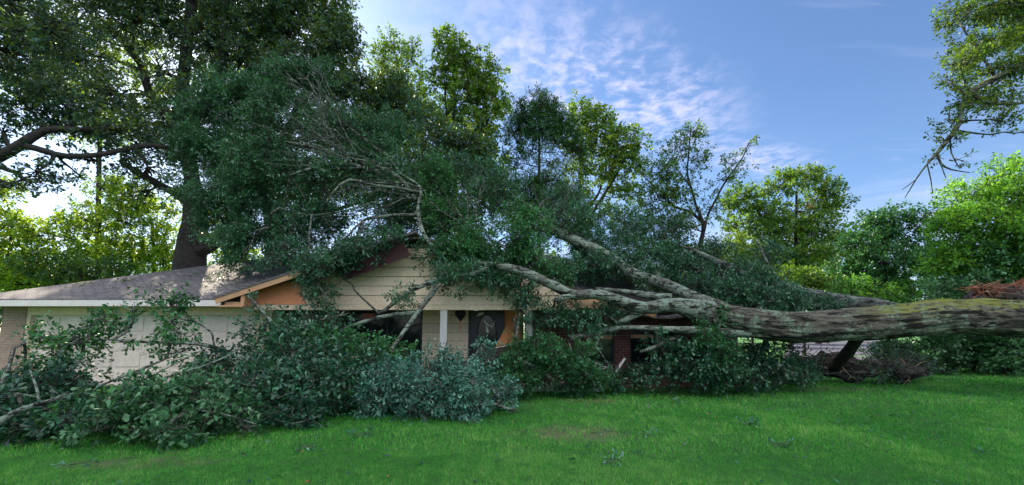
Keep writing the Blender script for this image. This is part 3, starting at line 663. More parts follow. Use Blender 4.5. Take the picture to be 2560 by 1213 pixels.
LB = [
 [(1800, 785, 10.3, 31), (1740, 772, 10.3, 27), (1680, 762, 10.3, 23), (1610, 768, 10.3, 20), (1550, 752, 10.25, 18), (1490, 735, 10.2, 17), (1430, 735, 10.2, 16), (1380, 712, 10.2, 16), (1310, 682, 10.2, 15), (1245, 664, 10.3, 12), (1190, 655, 10.5, 8), (1130, 632, 10.7, 8)],
 [(1800, 775, 10.4, 26), (1730, 742, 10.8, 20), (1660, 712, 11.4, 18), (1590, 684, 12, 18), (1500, 632, 12.4, 18), (1430, 596, 12.6, 17), (1370, 566, 12.8, 15), (1335, 528, 12.9, 9), (1290, 500, 13, 7), (1225, 478, 13, 5), (1180, 440, 13, 3)],
 [(1400, 580, 12.7, 15), (1360, 575, 12.6, 12), (1312, 577, 12.5, 9)],
 [(1470, 738, 10.2, 12), (1425, 740, 10.1, 11), (1388, 750, 10.0, 9)],
 [(1680, 745, 10.5, 16), (1620, 737, 10.7, 12), (1560, 728, 11, 9), (1490, 722, 11.3, 6)],
 [(1870, 835, 10.1, 16), (1800, 832, 10.1, 13), (1720, 826, 10.1, 12), (1640, 820, 10.2, 10), (1560, 820, 10.3, 9), (1480, 832, 10.4, 9), (1425, 845, 10.4, 10)],
 [(1625, 775, 10.4, 10), (1590, 785, 10.4, 11), (1545, 808, 10.4, 9)],
 [(1700, 838, 10.2, 7), (1660, 858, 10.1, 9), (1600, 880, 10.1, 4)],
 [(1190, 655, 10.5, 9), (1140, 634, 10.6, 9), (1085, 618, 10.7, 8), (1055, 575, 11, 8), (1045, 520, 11.3, 6), (1048, 470, 11.5, 5), (1000, 430, 11.8, 4), (960, 380, 12, 3)],
 [(1050, 480, 11.4, 6), (1000, 470, 11.3, 5), (940, 466, 11.2, 5), (872, 450, 11.1, 5), (835, 480, 11, 4), (812, 520, 11, 3)],
 [(1040, 500, 11.4, 8), (1010, 460, 11.6, 8), (965, 425, 11.8, 8), (890, 398, 12, 8), (820, 378, 12.2, 7), (740, 360, 12.4, 5), (640, 340, 12.6, 3)],
 [(890, 402, 12, 5), (830, 412, 11.8, 5), (770, 425, 11.6, 5), (725, 438, 11.4, 3)],
 [(1040, 535, 11.3, 7), (985, 537, 11, 6), (945, 545, 10.8, 6), (910, 550, 10.7, 5)],
 [(1110, 575, 11.2, 6), (1090, 545, 11.4, 6), (1070, 520, 11.5, 5), (1050, 500, 11.5, 5)],
 [(960, 385, 12, 4), (900, 340, 12.2, 4), (850, 300, 12.5, 3), (800, 250, 12.8, 3), (770, 200, 13, 2)],
 [(880, 400, 12, 5), (800, 340, 12.4, 4), (720, 290, 12.8, 3), (640, 260, 13, 2)],
 [(1240, 664, 10.4, 9), (1180, 685, 10.3, 9), (1130, 692, 10.2, 9), (1060, 715, 10.1, 8), (1010, 740, 10.0, 8), (950, 785, 9.9, 7)],
 [(1092, 718, 10.1, 11), (1075, 745, 10.0, 10), (1045, 785, 9.8, 9), (1010, 830, 9.6, 8), (985, 865, 9.4, 8), (965, 897, 9.3, 6)],
 [(1050, 782, 9.8, 8), (1000, 788, 9.7, 8), (930, 800, 9.6, 7), (870, 818, 9.5, 7), (815, 845, 9.4, 6)],
 [(980, 490, 11.3, 2.5), (880, 525, 10.9, 2.5), (780, 535, 10.8, 2), (700, 520, 10.8, 1.5)],
 [(1270, 455, 12.6, 3), (1255, 425, 12.5, 3.5), (1240, 440, 12.5, 2)],
 [(1180, 690, 10.3, 5), (1130, 672, 10.3, 6), (1095, 700, 10.2, 8), (1062, 702, 10.1, 3)],
]
LP = [limb('limb', l_, LM if l_[0][3] > 8.5 else M['crown_bark'], oak, .12, 9) for l_ in LB]
allp = np.concatenate(LP)
def crown_part(parent, name, blobs, leaf, L, W, dens, t0=.5, gap=.42, nl=14, pts=None, twm=None, ntop=1.0, updown=.35):
    cr = Crown(); segs = []
    for bl in blobs:
        c, r = px_blob(bl); dn = bl[5] if len(bl) > 5 else dens
        sub = cr.blob(c, r, dn, L, W, nl, None, t0+(bl[6] if len(bl) > 6 else 0), None, gap, updown)
        P_ = allp if pts is None else pts; cn = np.array(c); i = int(np.argmin(np.linalg.norm(P_-cn, axis=1)))
        segs += curved(P_[i:i+1], cn[None], .035, .022, 6, .1); segs += curved(np.repeat(cn[None], len(sub), 0), sub, .02, .008, 4, .14)
    A, B, r_ = cr.twigs(frac=.7); segs.append((A, B, .006, .003))
    sticks('branches', segs, twm or M['twig'], parent); cr.build(name, leaf, parent); return cr
OB = [(560, 290, 14, 105, 90), (520, 400, 14, 85, 100), (560, 520, 13.5, 90, 90), (650, 230, 14, 85, 60), (735, 215, 14, 70, 55), (790, 180, 14, 45, 45, 1.8), (700, 320, 13.5, 115, 100, 2.2), (660, 440, 13, 125, 100), (620, 600, 12.8, 85, 45),
      (780, 560, 12.5, 120, 70), (820, 450, 12.5, 115, 80, 2.2), (860, 330, 13, 95, 60, 2), (960, 340, 13.5, 85, 60, 2.4), (1010, 300, 14, 50, 32, 1.8), (950, 420, 12.5, 105, 70, 2.2), (960, 540, 12.2, 100, 55), (850, 625, 12, 120, 32, 3)]
crown_part(oak, 'crown', OB, M['oak_leaf'], OAKL, OAKW, 3.3, .45, .4)
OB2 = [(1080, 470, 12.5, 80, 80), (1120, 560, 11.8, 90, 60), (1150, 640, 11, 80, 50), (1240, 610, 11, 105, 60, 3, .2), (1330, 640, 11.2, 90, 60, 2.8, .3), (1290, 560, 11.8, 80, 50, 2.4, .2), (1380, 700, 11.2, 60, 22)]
crown_part(oak, 'crown', OB2, M['oak_leaf_green'], OAKL, OAKW, 3.0, .3, .4)
OB3 = [(1250, 480, 12.5, 80, 45, 2), (1190, 430, 13, 70, 40, 1.8), (1420, 560, 13.2, 80, 60, 2), (1500, 610, 13.2, 80, 50), (1460, 670, 12.3, 100, 40), (1560, 660, 13, 80, 45), (1560, 560, 14, 80, 60, 1.5), (1640, 640, 13.4, 60, 40), (1420, 500, 14, 60, 50, 1.5),
       (1300, 720, 10.5, 55, 38, 2.4), (1240, 705, 10.5, 55, 25, 2), (1130, 700, 10.3, 55, 35, 1.8), (1310, 770, 10.6, 30, 40, 1.2), (1200, 690, 10.4, 80, 28, 2.4), (1070, 640, 10.6, 40, 40, 1.2), (1020, 745, 10.0, 45, 25, 1.4)]
crown_part(oak, 'crown', OB3, M['oak_leaf'], OAKL, OAKW, 2.8, .5, .42)
OB4 = [(795, 690, 10.2, 50, 50, 2.2), (760, 680, 10.3, 35, 28, 2), (800, 755, 10.1, 32, 26, 1.1), (700, 635, 11, 90, 34, 2.6), (900, 628, 10.2, 70, 18, 2.4), (980, 590, 10.3, 50, 16, 2.2), (830, 655, 10.2, 50, 22, 2.2), (600, 655, 12.5, 50, 25, 2.2), (880, 650, 10.8, 60, 25, 2.2), (860, 690, 10.4, 30, 40, 1.2), (960, 600, 11.2, 60, 25, 2.4), (1380, 790, 10.5, 60, 35, 1.5), (1450, 790, 10.5, 50, 40, 1.5), (1520, 790, 10.5, 55, 35, 1.8)]
crown_part(oak, 'crown', OB4, M['oak_leaf'], OAKL, OAKW, 2.4, .4, .42)
fa, fb = [], []
for (ox, oy, oY), n_, a0, a1, l0, l1 in (((960, 425, 11.8), 16, 150, 205, 150, 330), ((890, 398, 11.9), 18, 125, 190, 120, 300), ((830, 300, 12.3), 12, 100, 150, 80, 190), ((1040, 480, 11.4), 10, 160, 215, 100, 260), ((1180, 560, 10.9), 8, 60, 150, 60, 150), ((1400, 560, 12.4), 8, 60, 160, 60, 140)):
    for i in range(n_):
        a = R(random.uniform(a0, a1)); l_ = random.uniform(l0, l1); fa.append(tuple(at(ox+random.uniform(-30, 30), oy+random.uniform(-15, 15), oY))); fb.append(tuple(at(ox+l_*math.cos(a), oy-l_*math.sin(a), oY+random.uniform(-.3, .9))))
fa = np.array(fa); fb = np.array(fb); sg = curved(fa, fb, .022, .005, 9, .07)
for t_ in (3, 5, 6, 7): m_ = sg[t_][0]; sg += curved(m_, m_+(fb-fa)*rng.uniform(.15, .35, (len(fa), 1))+rng.normal(0, .22, m_.shape), .010, .003, 4, .08)
sticks('fine_branches', sg, M['crown_bark'], oak)
# the prop limb under the trunk and twigs about it
limb('limb', [(2150, 835, 10.3, 22), (2130, 862, 10.6, 17), (2105, 892, 11.2, 18), (2085, 915, 11.8, 20)], M['dark_bark'], oak, .3, 10)
log = empty('rotten_log', at(2150, 930, 12.3), 'dark lumpy rotten log with pale sticks lying on the grass under the big trunk', 'log')
log.location.z = 0
LG = [(1960, 905, 12.6, 8), (2020, 905, 12.5, 14), (2080, 915, 12.4, 26), (2130, 922, 12.3, 26), (2190, 918, 12.3, 16), (2240, 925, 12.2, 22), (2275, 932, 12.2, 20), (2320, 928, 12.4, 9)]
limb('stem', LG, M['rot'], log, .7, 40, .10, .06, 3.0, .45)
m = MB(); q = spline([at(2262, 915, 12), at(2255, 940, 11.9), at(2262, 952, 11.9)], [.12, .22, .06], .06)[0]
m.tube(q, [.12+.12*math.sin(math.pi*i/(len(q)-1)) for i in range(len(q))], 12, .6, 3); m.build('burl', M['rot'], log, True)
def sticks_px(name, lst, mat, parent, r=.012):
    A = np.array([tuple(at(*a)) for a, b_ in lst]); B = np.array([tuple(at(*b_)) for a, b_ in lst]); sticks(name, curved(A, B, r, r*.4, 4, .05), mat, parent)
crown_part(log, 'dead_twigs_and_leaves', [(2030, 918, 12.3, 50, 14, .9), (2120, 915, 12.2, 50, 20, 1.0), (2230, 905, 12.6, 70, 20, 1.2), (1980, 915, 12, 50, 26, 2.2), (2190, 935, 11.9, 90, 10, 1.2), (2280, 900, 13, 50, 26, 1.5)], M['dark_leaf'], .09, .045, 1.2, .3, .6, 10, np.array([tuple(at(2130, 922, 12.3))]))
nn = 160; A_ = np.array([tuple(at(random.uniform(1980, 2300), random.uniform(895, 930), random.uniform(11.9, 12.8))) for i in range(nn)]); B_ = A_+rng.normal(0, .35, (nn, 3))*np.array([1, .5, .6])+np.array([0, 0, .05]); B_[:, 2] = np.maximum(B_[:, 2], .03)
sticks('broken_twigs', curved(A_, B_, .009, .003, 3, .1), M['rot'], log)['kind'] = 'stuff'
sticks_px('dead_stick', [((2100, 905, 12), (2128, 942, 11.8)), ((2128, 942, 11.8), (2120, 950, 11.8)), ((2128, 942, 11.8), (2150, 958, 11.8)), ((2250, 895, 12), (2275, 930, 11.8)), ((2275, 930, 11.8), (2270, 950, 11.7)), ((2270, 950, 11.7), (2258, 962, 11.7)), ((2270, 950, 11.7), (2280, 960, 11.7)), ((2252, 900, 12), (2290, 915, 12)), ((2290, 915, 12), (2318, 903, 12)), ((2145, 860, 11), (2160, 940, 11.9))], M['dead_wood'], log)
# torn reddish wood on the back of the thick end
limb('torn_bark', [(2700, 760, 9.9, 60), (2600, 745, 10.05, 42), (2520, 738, 10.15, 36), (2460, 738, 10.2, 26), (2410, 755, 10.2, 8)], M['rot'], oak, .5, 16)
n = 520; A = np.array([tuple(at(2435+200*random.random(), 722, 9.95+.3*random.random())) for i in range(n)])
A[:, 2] += rng.uniform(-.08, .06, n)
B = A+np.stack([rng.normal(.15, .28, n), rng.normal(-.05, .1, n), rng.normal(-.02, .09, n)], 1)
B[:300] += (B[:300]-A[:300])*.6; sticks('splinters', [(A[:330], B[:330], .016, .003)], M['splinter'], oak); sticks('splinters', [(A[330:], B[330:], .014, .003)], M['splinter_pale'], oak)
# second fallen tree
def fallen2():
    e = empty('fallen_tree', (11.3, 14.2, 0), 'second fallen tree, dark grey and rough, lying behind the big mossy trunk', 'fallen tree')
    P_ = limb('trunk', [(2750, 800, 15, 30), (2450, 790, 14.5, 26), (2300, 785, 14, 24), (2180, 765, 13.6, 24), (2060, 745, 13.2, 24), (1960, 722, 12.9, 22), (1880, 695, 12.8, 18), (1800, 660, 12.9, 12), (1720, 620, 13.2, 6)], M['grey_bark'], e, .2, 20, .05, .15, 2)
    for l_ in ([(2100, 760, 13, 6), (2000, 748, 12.6, 6), (1930, 738, 12.2, 4), (1860, 742, 12, 2)], [(1960, 715, 12.8, 7), (1920, 660, 13, 5), (1890, 600, 13.4, 3)], [(1930, 720, 12.6, 7), (1850, 735, 12, 6), (1780, 745, 11.6, 4), (1730, 735, 11.5, 2)]):
        limb('limb', l_, M['grey_bark'], e, .15, 8)
    crown_part(e, 'crown', [(1720, 690, 12.6, 75, 40), (1790, 650, 13.6, 70, 45, 1.8), (1850, 705, 13, 85, 45), (1940, 735, 12.6, 80, 32), (2040, 765, 12.4, 70, 18), (1780, 735, 12, 80, 35), (1880, 765, 11.8, 90, 22), (1900, 735, 11.2, 80, 22), (1830, 730, 11.1, 80, 25), (1960, 750, 11.3, 60, 16), (1740, 715, 11.3, 60, 25), (1900, 760, 10.9, 60, 14, 2), (1930, 745, 11.0, 60, 18, 2), (1820, 760, 10.9, 50, 14, 2), (1640, 715, 11.6, 50, 16, 1.5), (1900, 650, 14, 60, 40, 1.6), (1640, 690, 12.4, 60, 30), (1660, 590, 14, 60, 50, 1.3)], M['oak_leaf'], OAKL, OAKW, 2.8, .3, .42, 14, P_)
fallen2()
# ---------------------------------------------------------------- broken leafy boughs in front of the house
BARE = []
def bough(label, stems, blobs, leaf, dens=2.4, L=.10, W=.052, t0=.5, bark=None, gap=.42, nl=14):
    b0 = stems[0][0]; p0 = at(b0[0], b0[1], b0[2]); e = empty('broken_bough', (p0.x, p0.y, 0), label, 'bough', 'leafy boughs broken off onto the lawn')
    P_ = np.concatenate([limb('stem', s_, bark or LM, e, .12, 8, .05) for s_ in stems])
    crown_part(e, 'leaves', blobs, leaf, L, W, dens, t0, gap, nl, P_, M['pale_twig']); return e
bough('pale lichened bough at the left edge with dark low leaves around it',
      [[(-60, 1090, 5.5, 13), (0, 1052, 5.6, 11), (50, 1022, 5.7, 10), (110, 1003, 5.9, 8), (168, 984, 6, 5)], [(95, 1006, 5.9, 5), (90, 965, 6, 4), (75, 925, 6.2, 3)], [(93, 990, 6, 3), (40, 985, 6.1, 2), (-10, 990, 6.2, 2)]],
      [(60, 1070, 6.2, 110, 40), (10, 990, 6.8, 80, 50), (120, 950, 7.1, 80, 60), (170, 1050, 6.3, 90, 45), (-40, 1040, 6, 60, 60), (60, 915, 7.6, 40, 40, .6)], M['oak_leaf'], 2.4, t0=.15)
bough('tall loose bough rising in front of the white garage door',
      [[(620, 900, 8, 9), (540, 868, 7.9, 7), (480, 857, 7.8, 6), (400, 856, 7.8, 5), (310, 856, 7.8, 4), (200, 845, 7.9, 2)], [(540, 880, 7.9, 3), (536, 850, 7.8, 3), (530, 830, 7.8, 3), (490, 805, 7.8, 3), (440, 795, 7.9, 2)], [(480, 870, 7.6, 3), (400, 905, 7.3, 3), (320, 935, 7.1, 4), (240, 970, 6.9, 3)]],
      [(180, 855, 7.9, 65, 40, 1.5), (130, 850, 7.9, 50, 45, .7), (240, 800, 8, 60, 34, 1.4), (330, 775, 8, 34, 20, 1.2), (170, 905, 7.7, 70, 40, 1.1), (430, 805, 7.9, 54, 46, 1.9), (425, 756, 8, 42, 24, 1.5), (310, 855, 7.8, 40, 20, .5), (420, 885, 7.8, 60, 20, .9), (110, 930, 7.5, 60, 40, 1.0), (350, 930, 7.4, 40, 22, .8)], M['oak_leaf_green'], 2, L=.098, W=.05, t0=.35, gap=.36)
bough('broad-leaved pale green bough lying lowest on the grass at left',
      [[(300, 1000, 6.2, 2), (420, 940, 6.5, 3), (500, 915, 6.7, 3), (590, 880, 7, 2)], [(250, 1010, 6.1, 1.6), (360, 950, 6.3, 2), (470, 890, 6.5, 2), (520, 868, 6.6, 1)], [(480, 1018, 6, 2), (560, 1030, 6, 3), (640, 1060, 6, 2)], [(640, 1030, 6.6, 5), (560, 1010, 6.5, 5), (480, 1000, 6.4, 4), (380, 1010, 6.2, 3), (300, 1040, 6, 2)], [(700, 1050, 6.6, 3), (610, 1022, 6.5, 3), (540, 1015, 6.4, 2)]],
      [(290, 1060, 6, 85, 45), (380, 1010, 6.3, 100, 60), (300, 1000, 6.6, 80, 42), (470, 990, 6.7, 90, 50), (400, 1070, 5.9, 85, 28), (480, 940, 7.2, 40, 44, 1.6), (560, 1020, 6.5, 80, 50), (610, 1070, 6.2, 40, 18, 1.4)], M['teal_leaf'], 2.7, L=.098, W=.05, t0=.5)
bough('dark tangled bough heaped between the garage and the big window',
      [[(900, 900, 8.4, 8), (780, 905, 8.2, 7), (660, 895, 8.2, 6), (580, 935, 7.6, 6), (500, 945, 7.4, 4)], [(800, 1040, 6.8, 2), (730, 1060, 6.6, 3), (640, 1030, 6.6, 3)]],
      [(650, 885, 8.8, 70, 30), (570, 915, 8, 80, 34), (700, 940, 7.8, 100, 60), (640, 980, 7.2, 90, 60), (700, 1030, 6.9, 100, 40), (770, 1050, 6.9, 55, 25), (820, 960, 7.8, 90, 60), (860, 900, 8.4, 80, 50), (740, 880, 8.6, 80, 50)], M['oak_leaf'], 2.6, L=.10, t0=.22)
bough('bushy bough standing up against the gable corner',
      [[(720, 900, 9.2, 8), (700, 830, 9.4, 6), (660, 780, 9.5, 5), (620, 740, 9.6, 3)]],
      [(655, 825, 9.6, 50, 34, 1.5), (640, 765, 9.7, 24, 20, .6), (720, 825, 9.8, 55, 35, 1.5), (790, 820, 9.9, 65, 40, 1.5), (850, 790, 10, 45, 25, 1.3), (750, 850, 9.3, 80, 40, 2.5)], M['oak_leaf'], 2.2, t0=.3)
bough('bright green bough below the cream gable siding',
      [[(960, 900, 9, 7), (880, 880, 8.9, 5), (790, 880, 8.8, 4)], [(765, 880, 8.7, 6), (760, 860, 8.7, 4), (764, 850, 8.7, 2)]],
      [(850, 860, 9, 60, 35, 2.3), (900, 880, 8.9, 80, 40, 2.5), (710, 970, 7.6, 50, 30, 2), (930, 930, 8.6, 80, 40, 2.5), (980, 880, 9.2, 60, 40, 2)], M['oak_leaf_green'], 2.4, t0=.5)
bough('dense blue-green bough on the grass in front of the porch',
      [[(1060, 1020, 7.7, 6), (1080, 960, 7.9, 5), (1110, 880, 8.3, 3), (1120, 850, 8.4, 2)], [(1180, 905, 8.6, 4), (1140, 950, 8.3, 4), (1100, 1000, 7.9, 4)], [(1290, 1028, 8.1, 6), (1240, 1012, 8, 5), (1200, 1000, 8, 3)]],
      [(975, 970, 8, 70, 55), (1060, 960, 7.9, 90, 65), (1150, 985, 7.9, 90, 55), (1080, 1020, 7.7, 100, 32), (1110, 900, 8.4, 40, 38, 1.8), (1150, 930, 8.4, 60, 35, 2), (960, 1020, 7.9, 60, 25), (1000, 920, 8.4, 50, 30, 2.2), (1240, 990, 8.4, 50, 35, 2)], M['oak_leaf_blue'], 3.0, L=.085, W=.034, t0=.5, nl=16)
bough('leafy sprig leaning up in front of the dark door',
      [[(1150, 945, 9.3, 3), (1185, 890, 9.5, 3), (1215, 850, 9.6, 2)]], [(1205, 880, 9.6, 26, 30, 1.6), (1225, 900, 9.6, 30, 22, 1.3)], M['oak_leaf_blue'], 1.6, L=.09, W=.04)
bough('glossy green bough piled over the porch step right of the door',
      [[(1400, 960, 9.9, 7), (1350, 920, 9.8, 6), (1300, 900, 9.7, 4)], [(1440, 960, 9.8, 5), (1430, 900, 9.9, 4), (1420, 850, 10, 2)], [(1300, 770, 10.4, 5), (1292, 840, 10.3, 4), (1290, 868, 10.2, 3)]],
      [(1310, 905, 9.9, 70, 40), (1370, 880, 10, 60, 40), (1290, 945, 9.8, 70, 30), (1390, 930, 9.9, 90, 45), (1340, 855, 10.1, 40, 18, 1.5), (1460, 945, 9.8, 70, 30), (1430, 890, 10.1, 40, 30), (1290, 820, 10.4, 16, 45, .9), (1250, 950, 9.9, 50, 25)], M['oak_leaf_green'], 2.8, L=.085, W=.036, t0=.22, nl=16)
bough('dark bough in front of the two brick-framed windows',
      [[(1500, 780, 10.3, 3), (1495, 850, 10.2, 4), (1430, 940, 10, 5)], [(1680, 930, 10.2, 5), (1720, 890, 10.2, 5), (1780, 850, 10.3, 4)]],
      [(1680, 900, 10.2, 50, 45, 2.2), (1730, 905, 10.2, 70, 50, 2.8), (1790, 890, 10.2, 60, 50, 2.8), (1760, 940, 10.1, 80, 25, 2.5), (1470, 850, 10.2, 30, 35, 1.2), (1640, 945, 10.3, 50, 22, 1.8), (1560, 955, 10.5, 60, 14, 2), (1490, 940, 10.4, 40, 25, 1.6), (1610, 930, 10.6, 50, 22, 1.8), (1640, 880, 10.4, 40, 26, 1.4), (1650, 860, 10.3, 30, 40, 1)], M['oak_leaf'], 2.6, t0=.25)
bough('green bough hanging down under the fork of the big trunk',
      [[(1800, 800, 10, 6), (1790, 840, 9.95, 5), (1800, 900, 9.9, 4)]],
      [(1780, 800, 10, 35, 28, 1.5), (1785, 850, 10, 45, 35, 2), (1810, 910, 10, 40, 45, 2)], M['oak_leaf_green'], 2, t0=.25)
bough('dark low bough in deep shade under the middle of the trunk',
      [[(1880, 940, 10.4, 7), (1900, 890, 10.5, 9), (1915, 850, 10.6, 9)], [(1990, 950, 10.8, 4), (1950, 920, 10.7, 4), (1900, 900, 10.6, 4)]],
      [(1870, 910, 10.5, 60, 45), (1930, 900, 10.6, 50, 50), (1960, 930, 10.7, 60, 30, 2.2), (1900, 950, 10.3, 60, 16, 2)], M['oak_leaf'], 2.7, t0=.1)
# ---------------------------------------------------------------- standing trees
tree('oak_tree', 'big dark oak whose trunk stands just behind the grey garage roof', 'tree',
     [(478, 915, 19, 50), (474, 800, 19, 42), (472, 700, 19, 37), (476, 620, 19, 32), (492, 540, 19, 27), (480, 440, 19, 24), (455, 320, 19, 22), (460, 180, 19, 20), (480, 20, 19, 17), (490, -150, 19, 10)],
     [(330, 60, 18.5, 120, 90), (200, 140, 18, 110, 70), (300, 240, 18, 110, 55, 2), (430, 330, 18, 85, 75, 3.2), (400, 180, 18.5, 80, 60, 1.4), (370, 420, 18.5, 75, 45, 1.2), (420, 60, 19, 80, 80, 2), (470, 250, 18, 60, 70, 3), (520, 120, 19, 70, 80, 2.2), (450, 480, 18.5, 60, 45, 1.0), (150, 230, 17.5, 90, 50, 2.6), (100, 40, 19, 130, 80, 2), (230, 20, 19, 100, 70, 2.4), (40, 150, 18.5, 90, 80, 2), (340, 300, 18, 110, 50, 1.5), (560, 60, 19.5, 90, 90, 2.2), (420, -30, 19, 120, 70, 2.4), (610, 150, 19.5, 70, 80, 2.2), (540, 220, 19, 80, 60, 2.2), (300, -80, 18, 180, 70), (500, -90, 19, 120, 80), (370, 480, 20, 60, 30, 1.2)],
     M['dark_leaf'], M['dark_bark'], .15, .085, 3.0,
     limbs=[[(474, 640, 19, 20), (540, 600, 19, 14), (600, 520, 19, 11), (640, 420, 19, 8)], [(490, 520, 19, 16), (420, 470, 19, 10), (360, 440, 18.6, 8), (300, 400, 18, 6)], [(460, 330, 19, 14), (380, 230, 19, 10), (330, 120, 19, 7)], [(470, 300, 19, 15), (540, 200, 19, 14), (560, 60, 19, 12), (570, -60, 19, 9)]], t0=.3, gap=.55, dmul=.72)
tree('oak_tree', 'oak outside the left edge reaching long crooked limbs into the picture', 'tree',
     [(-560, 960, 12, 45), (-520, 700, 12, 36), (-420, 500, 12, 28), (-250, 250, 12, 22), (-180, -50, 12, 12)],
     [(60, 255, 12.5, 120, 60, 2.6), (190, 280, 13, 95, 42, 2.8), (0, 120, 12, 120, 90, 2), (120, 70, 13, 120, 60, 1.7), (290, 330, 13, 80, 32, 2.4), (90, 430, 12, 85, 26, .9), (30, 465, 12, 50, 22, .8), (330, 385, 13.5, 80, 26, 1.6), (-80, 330, 12, 90, 60, 1.8), (20, 0, 12, 130, 60, 2), (-150, 150, 12, 130, 120, 1.6), (390, 370, 14, 60, 35, 2.2), (200, 440, 13, 45, 16, .8), (130, 325, 12.5, 60, 20, 1.6), (240, 400, 13, 60, 18, 1.4), (10, 330, 12, 40, 16, 1.2), (60, 450, 12, 80, 22, 1.3), (130, 410, 12.4, 60, 16, 1.2)],
     M['dark_leaf'], M['dark_bark'], .13, .075, 2.6,
     limbs=[[(-420, 500, 12, 24), (-200, 470, 12, 20), (-80, 430, 12, 16), (0, 392, 12, 14), (60, 368, 12, 12), (110, 335, 12.2, 10), (200, 325, 12.5, 8), (300, 318, 13, 5)], [(60, 368, 12, 9), (140, 385, 12.2, 8), (240, 386, 12.5, 7), (330, 372, 13, 6), (430, 372, 13.5, 5)], [(330, 375, 13, 4), (360, 410, 13.2, 3), (380, 440, 13.5, 2)]], t0=.35, gap=.55, dmul=.75)
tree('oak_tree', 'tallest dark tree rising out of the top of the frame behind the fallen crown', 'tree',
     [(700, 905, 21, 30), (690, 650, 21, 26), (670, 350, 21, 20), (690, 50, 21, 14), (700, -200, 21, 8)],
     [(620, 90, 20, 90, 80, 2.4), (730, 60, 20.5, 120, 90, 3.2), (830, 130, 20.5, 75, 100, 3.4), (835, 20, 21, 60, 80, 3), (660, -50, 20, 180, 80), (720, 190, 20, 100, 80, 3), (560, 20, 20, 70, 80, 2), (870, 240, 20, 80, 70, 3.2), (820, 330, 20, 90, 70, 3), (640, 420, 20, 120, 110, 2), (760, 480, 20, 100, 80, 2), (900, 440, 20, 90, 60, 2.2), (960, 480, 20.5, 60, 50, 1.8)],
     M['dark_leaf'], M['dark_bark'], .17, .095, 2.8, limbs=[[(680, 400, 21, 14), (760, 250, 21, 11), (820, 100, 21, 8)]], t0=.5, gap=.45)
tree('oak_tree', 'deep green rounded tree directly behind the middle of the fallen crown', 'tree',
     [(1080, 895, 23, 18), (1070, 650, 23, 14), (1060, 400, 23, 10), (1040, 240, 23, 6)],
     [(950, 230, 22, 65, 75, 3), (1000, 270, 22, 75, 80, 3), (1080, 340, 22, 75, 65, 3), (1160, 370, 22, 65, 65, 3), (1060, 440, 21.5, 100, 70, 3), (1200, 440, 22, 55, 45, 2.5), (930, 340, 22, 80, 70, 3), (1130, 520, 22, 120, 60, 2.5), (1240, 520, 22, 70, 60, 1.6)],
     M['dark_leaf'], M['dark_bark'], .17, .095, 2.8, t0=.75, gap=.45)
tree('maple_tree', 'yellow-green treetop showing between the tallest dark tree and the poplar', 'tree',
     [(1000, 875, 32, 9), (1000, 500, 32, 7), (995, 150, 32, 4)],
     [(985, 115, 32, 40, 28, 1.8), (1030, 150, 32, 36, 40, 1.8), (960, 150, 32, 40, 50, 1.8), (1020, 220, 32, 60, 50, 2), (1060, 260, 32, 40, 40, 1.6), (990, 330, 32, 90, 80)], M['mid_leaf'], M['dark_bark'], .24, .14, 2.2, t0=.75, gap=.5, twf=.2, twr=.02)
tree('poplar_tree', 'tall pale green poplar left of the pine with blue sky above it', 'tree',
     [(1135, 880, 28, 11), (1140, 600, 28, 9), (1135, 350, 28, 6), (1138, 100, 28, 3)],
     [(1125, 110, 28, 38, 36, 2), (1160, 150, 28, 55, 45, 2), (1110, 190, 28, 45, 40, 2), (1210, 190, 28, 50, 45, 2), (1240, 250, 28, 36, 60, 1.6), (1170, 250, 28, 65, 55, 1.8), (1200, 330, 28, 65, 50, 2), (1120, 290, 28, 50, 50, 1.4), (1230, 410, 28, 55, 40, 1.3), (1160, 420, 28, 70, 50, 1.5), (1250, 480, 28, 50, 50, 1.2)],
     M['mid_leaf'], M['dark_bark'], .22, .14, 2, limbs=[[(1140, 600, 28, 5), (1180, 450, 28, 4), (1220, 300, 28, 2)], [(1140, 420, 28, 4), (1115, 300, 28, 3), (1110, 200, 28, 2)]], t0=.6, gap=.5, twf=.3, twr=.02, dmul=1.7)
tree('maple_tree', 'rounded light green tree right of the pine with a forked stem', 'tree',
     [(1450, 882, 27, 9), (1452, 650, 27, 7), (1450, 480, 27, 5), (1455, 320, 27, 3)],
     [(1450, 290, 27, 38, 36, 1.9), (1500, 320, 27, 45, 40, 2), (1545, 360, 27, 45, 50, 2), (1585, 350, 27, 24, 40, 1.6), (1460, 370, 27, 42, 50, 1.8), (1530, 430, 27, 60, 40, 1.8), (1585, 420, 27, 30, 30, 1.4), (1440, 460, 27, 36, 60, 1.5), (1570, 490, 27, 50, 25, 1.2), (1500, 540, 27, 60, 40, 1), (1440, 560, 27, 40, 50, 1.5)],
     M['mid_leaf'], M['dark_bark'], .21, .13, 2, limbs=[[(1450, 620, 27, 5), (1490, 520, 27, 4), (1540, 440, 27, 3), (1570, 380, 27, 2)], [(1450, 560, 27, 4), (1500, 470, 27, 3), (1520, 400, 27, 2)]], t0=.65, gap=.5, twf=.3, twr=.02, dmul=1.7)
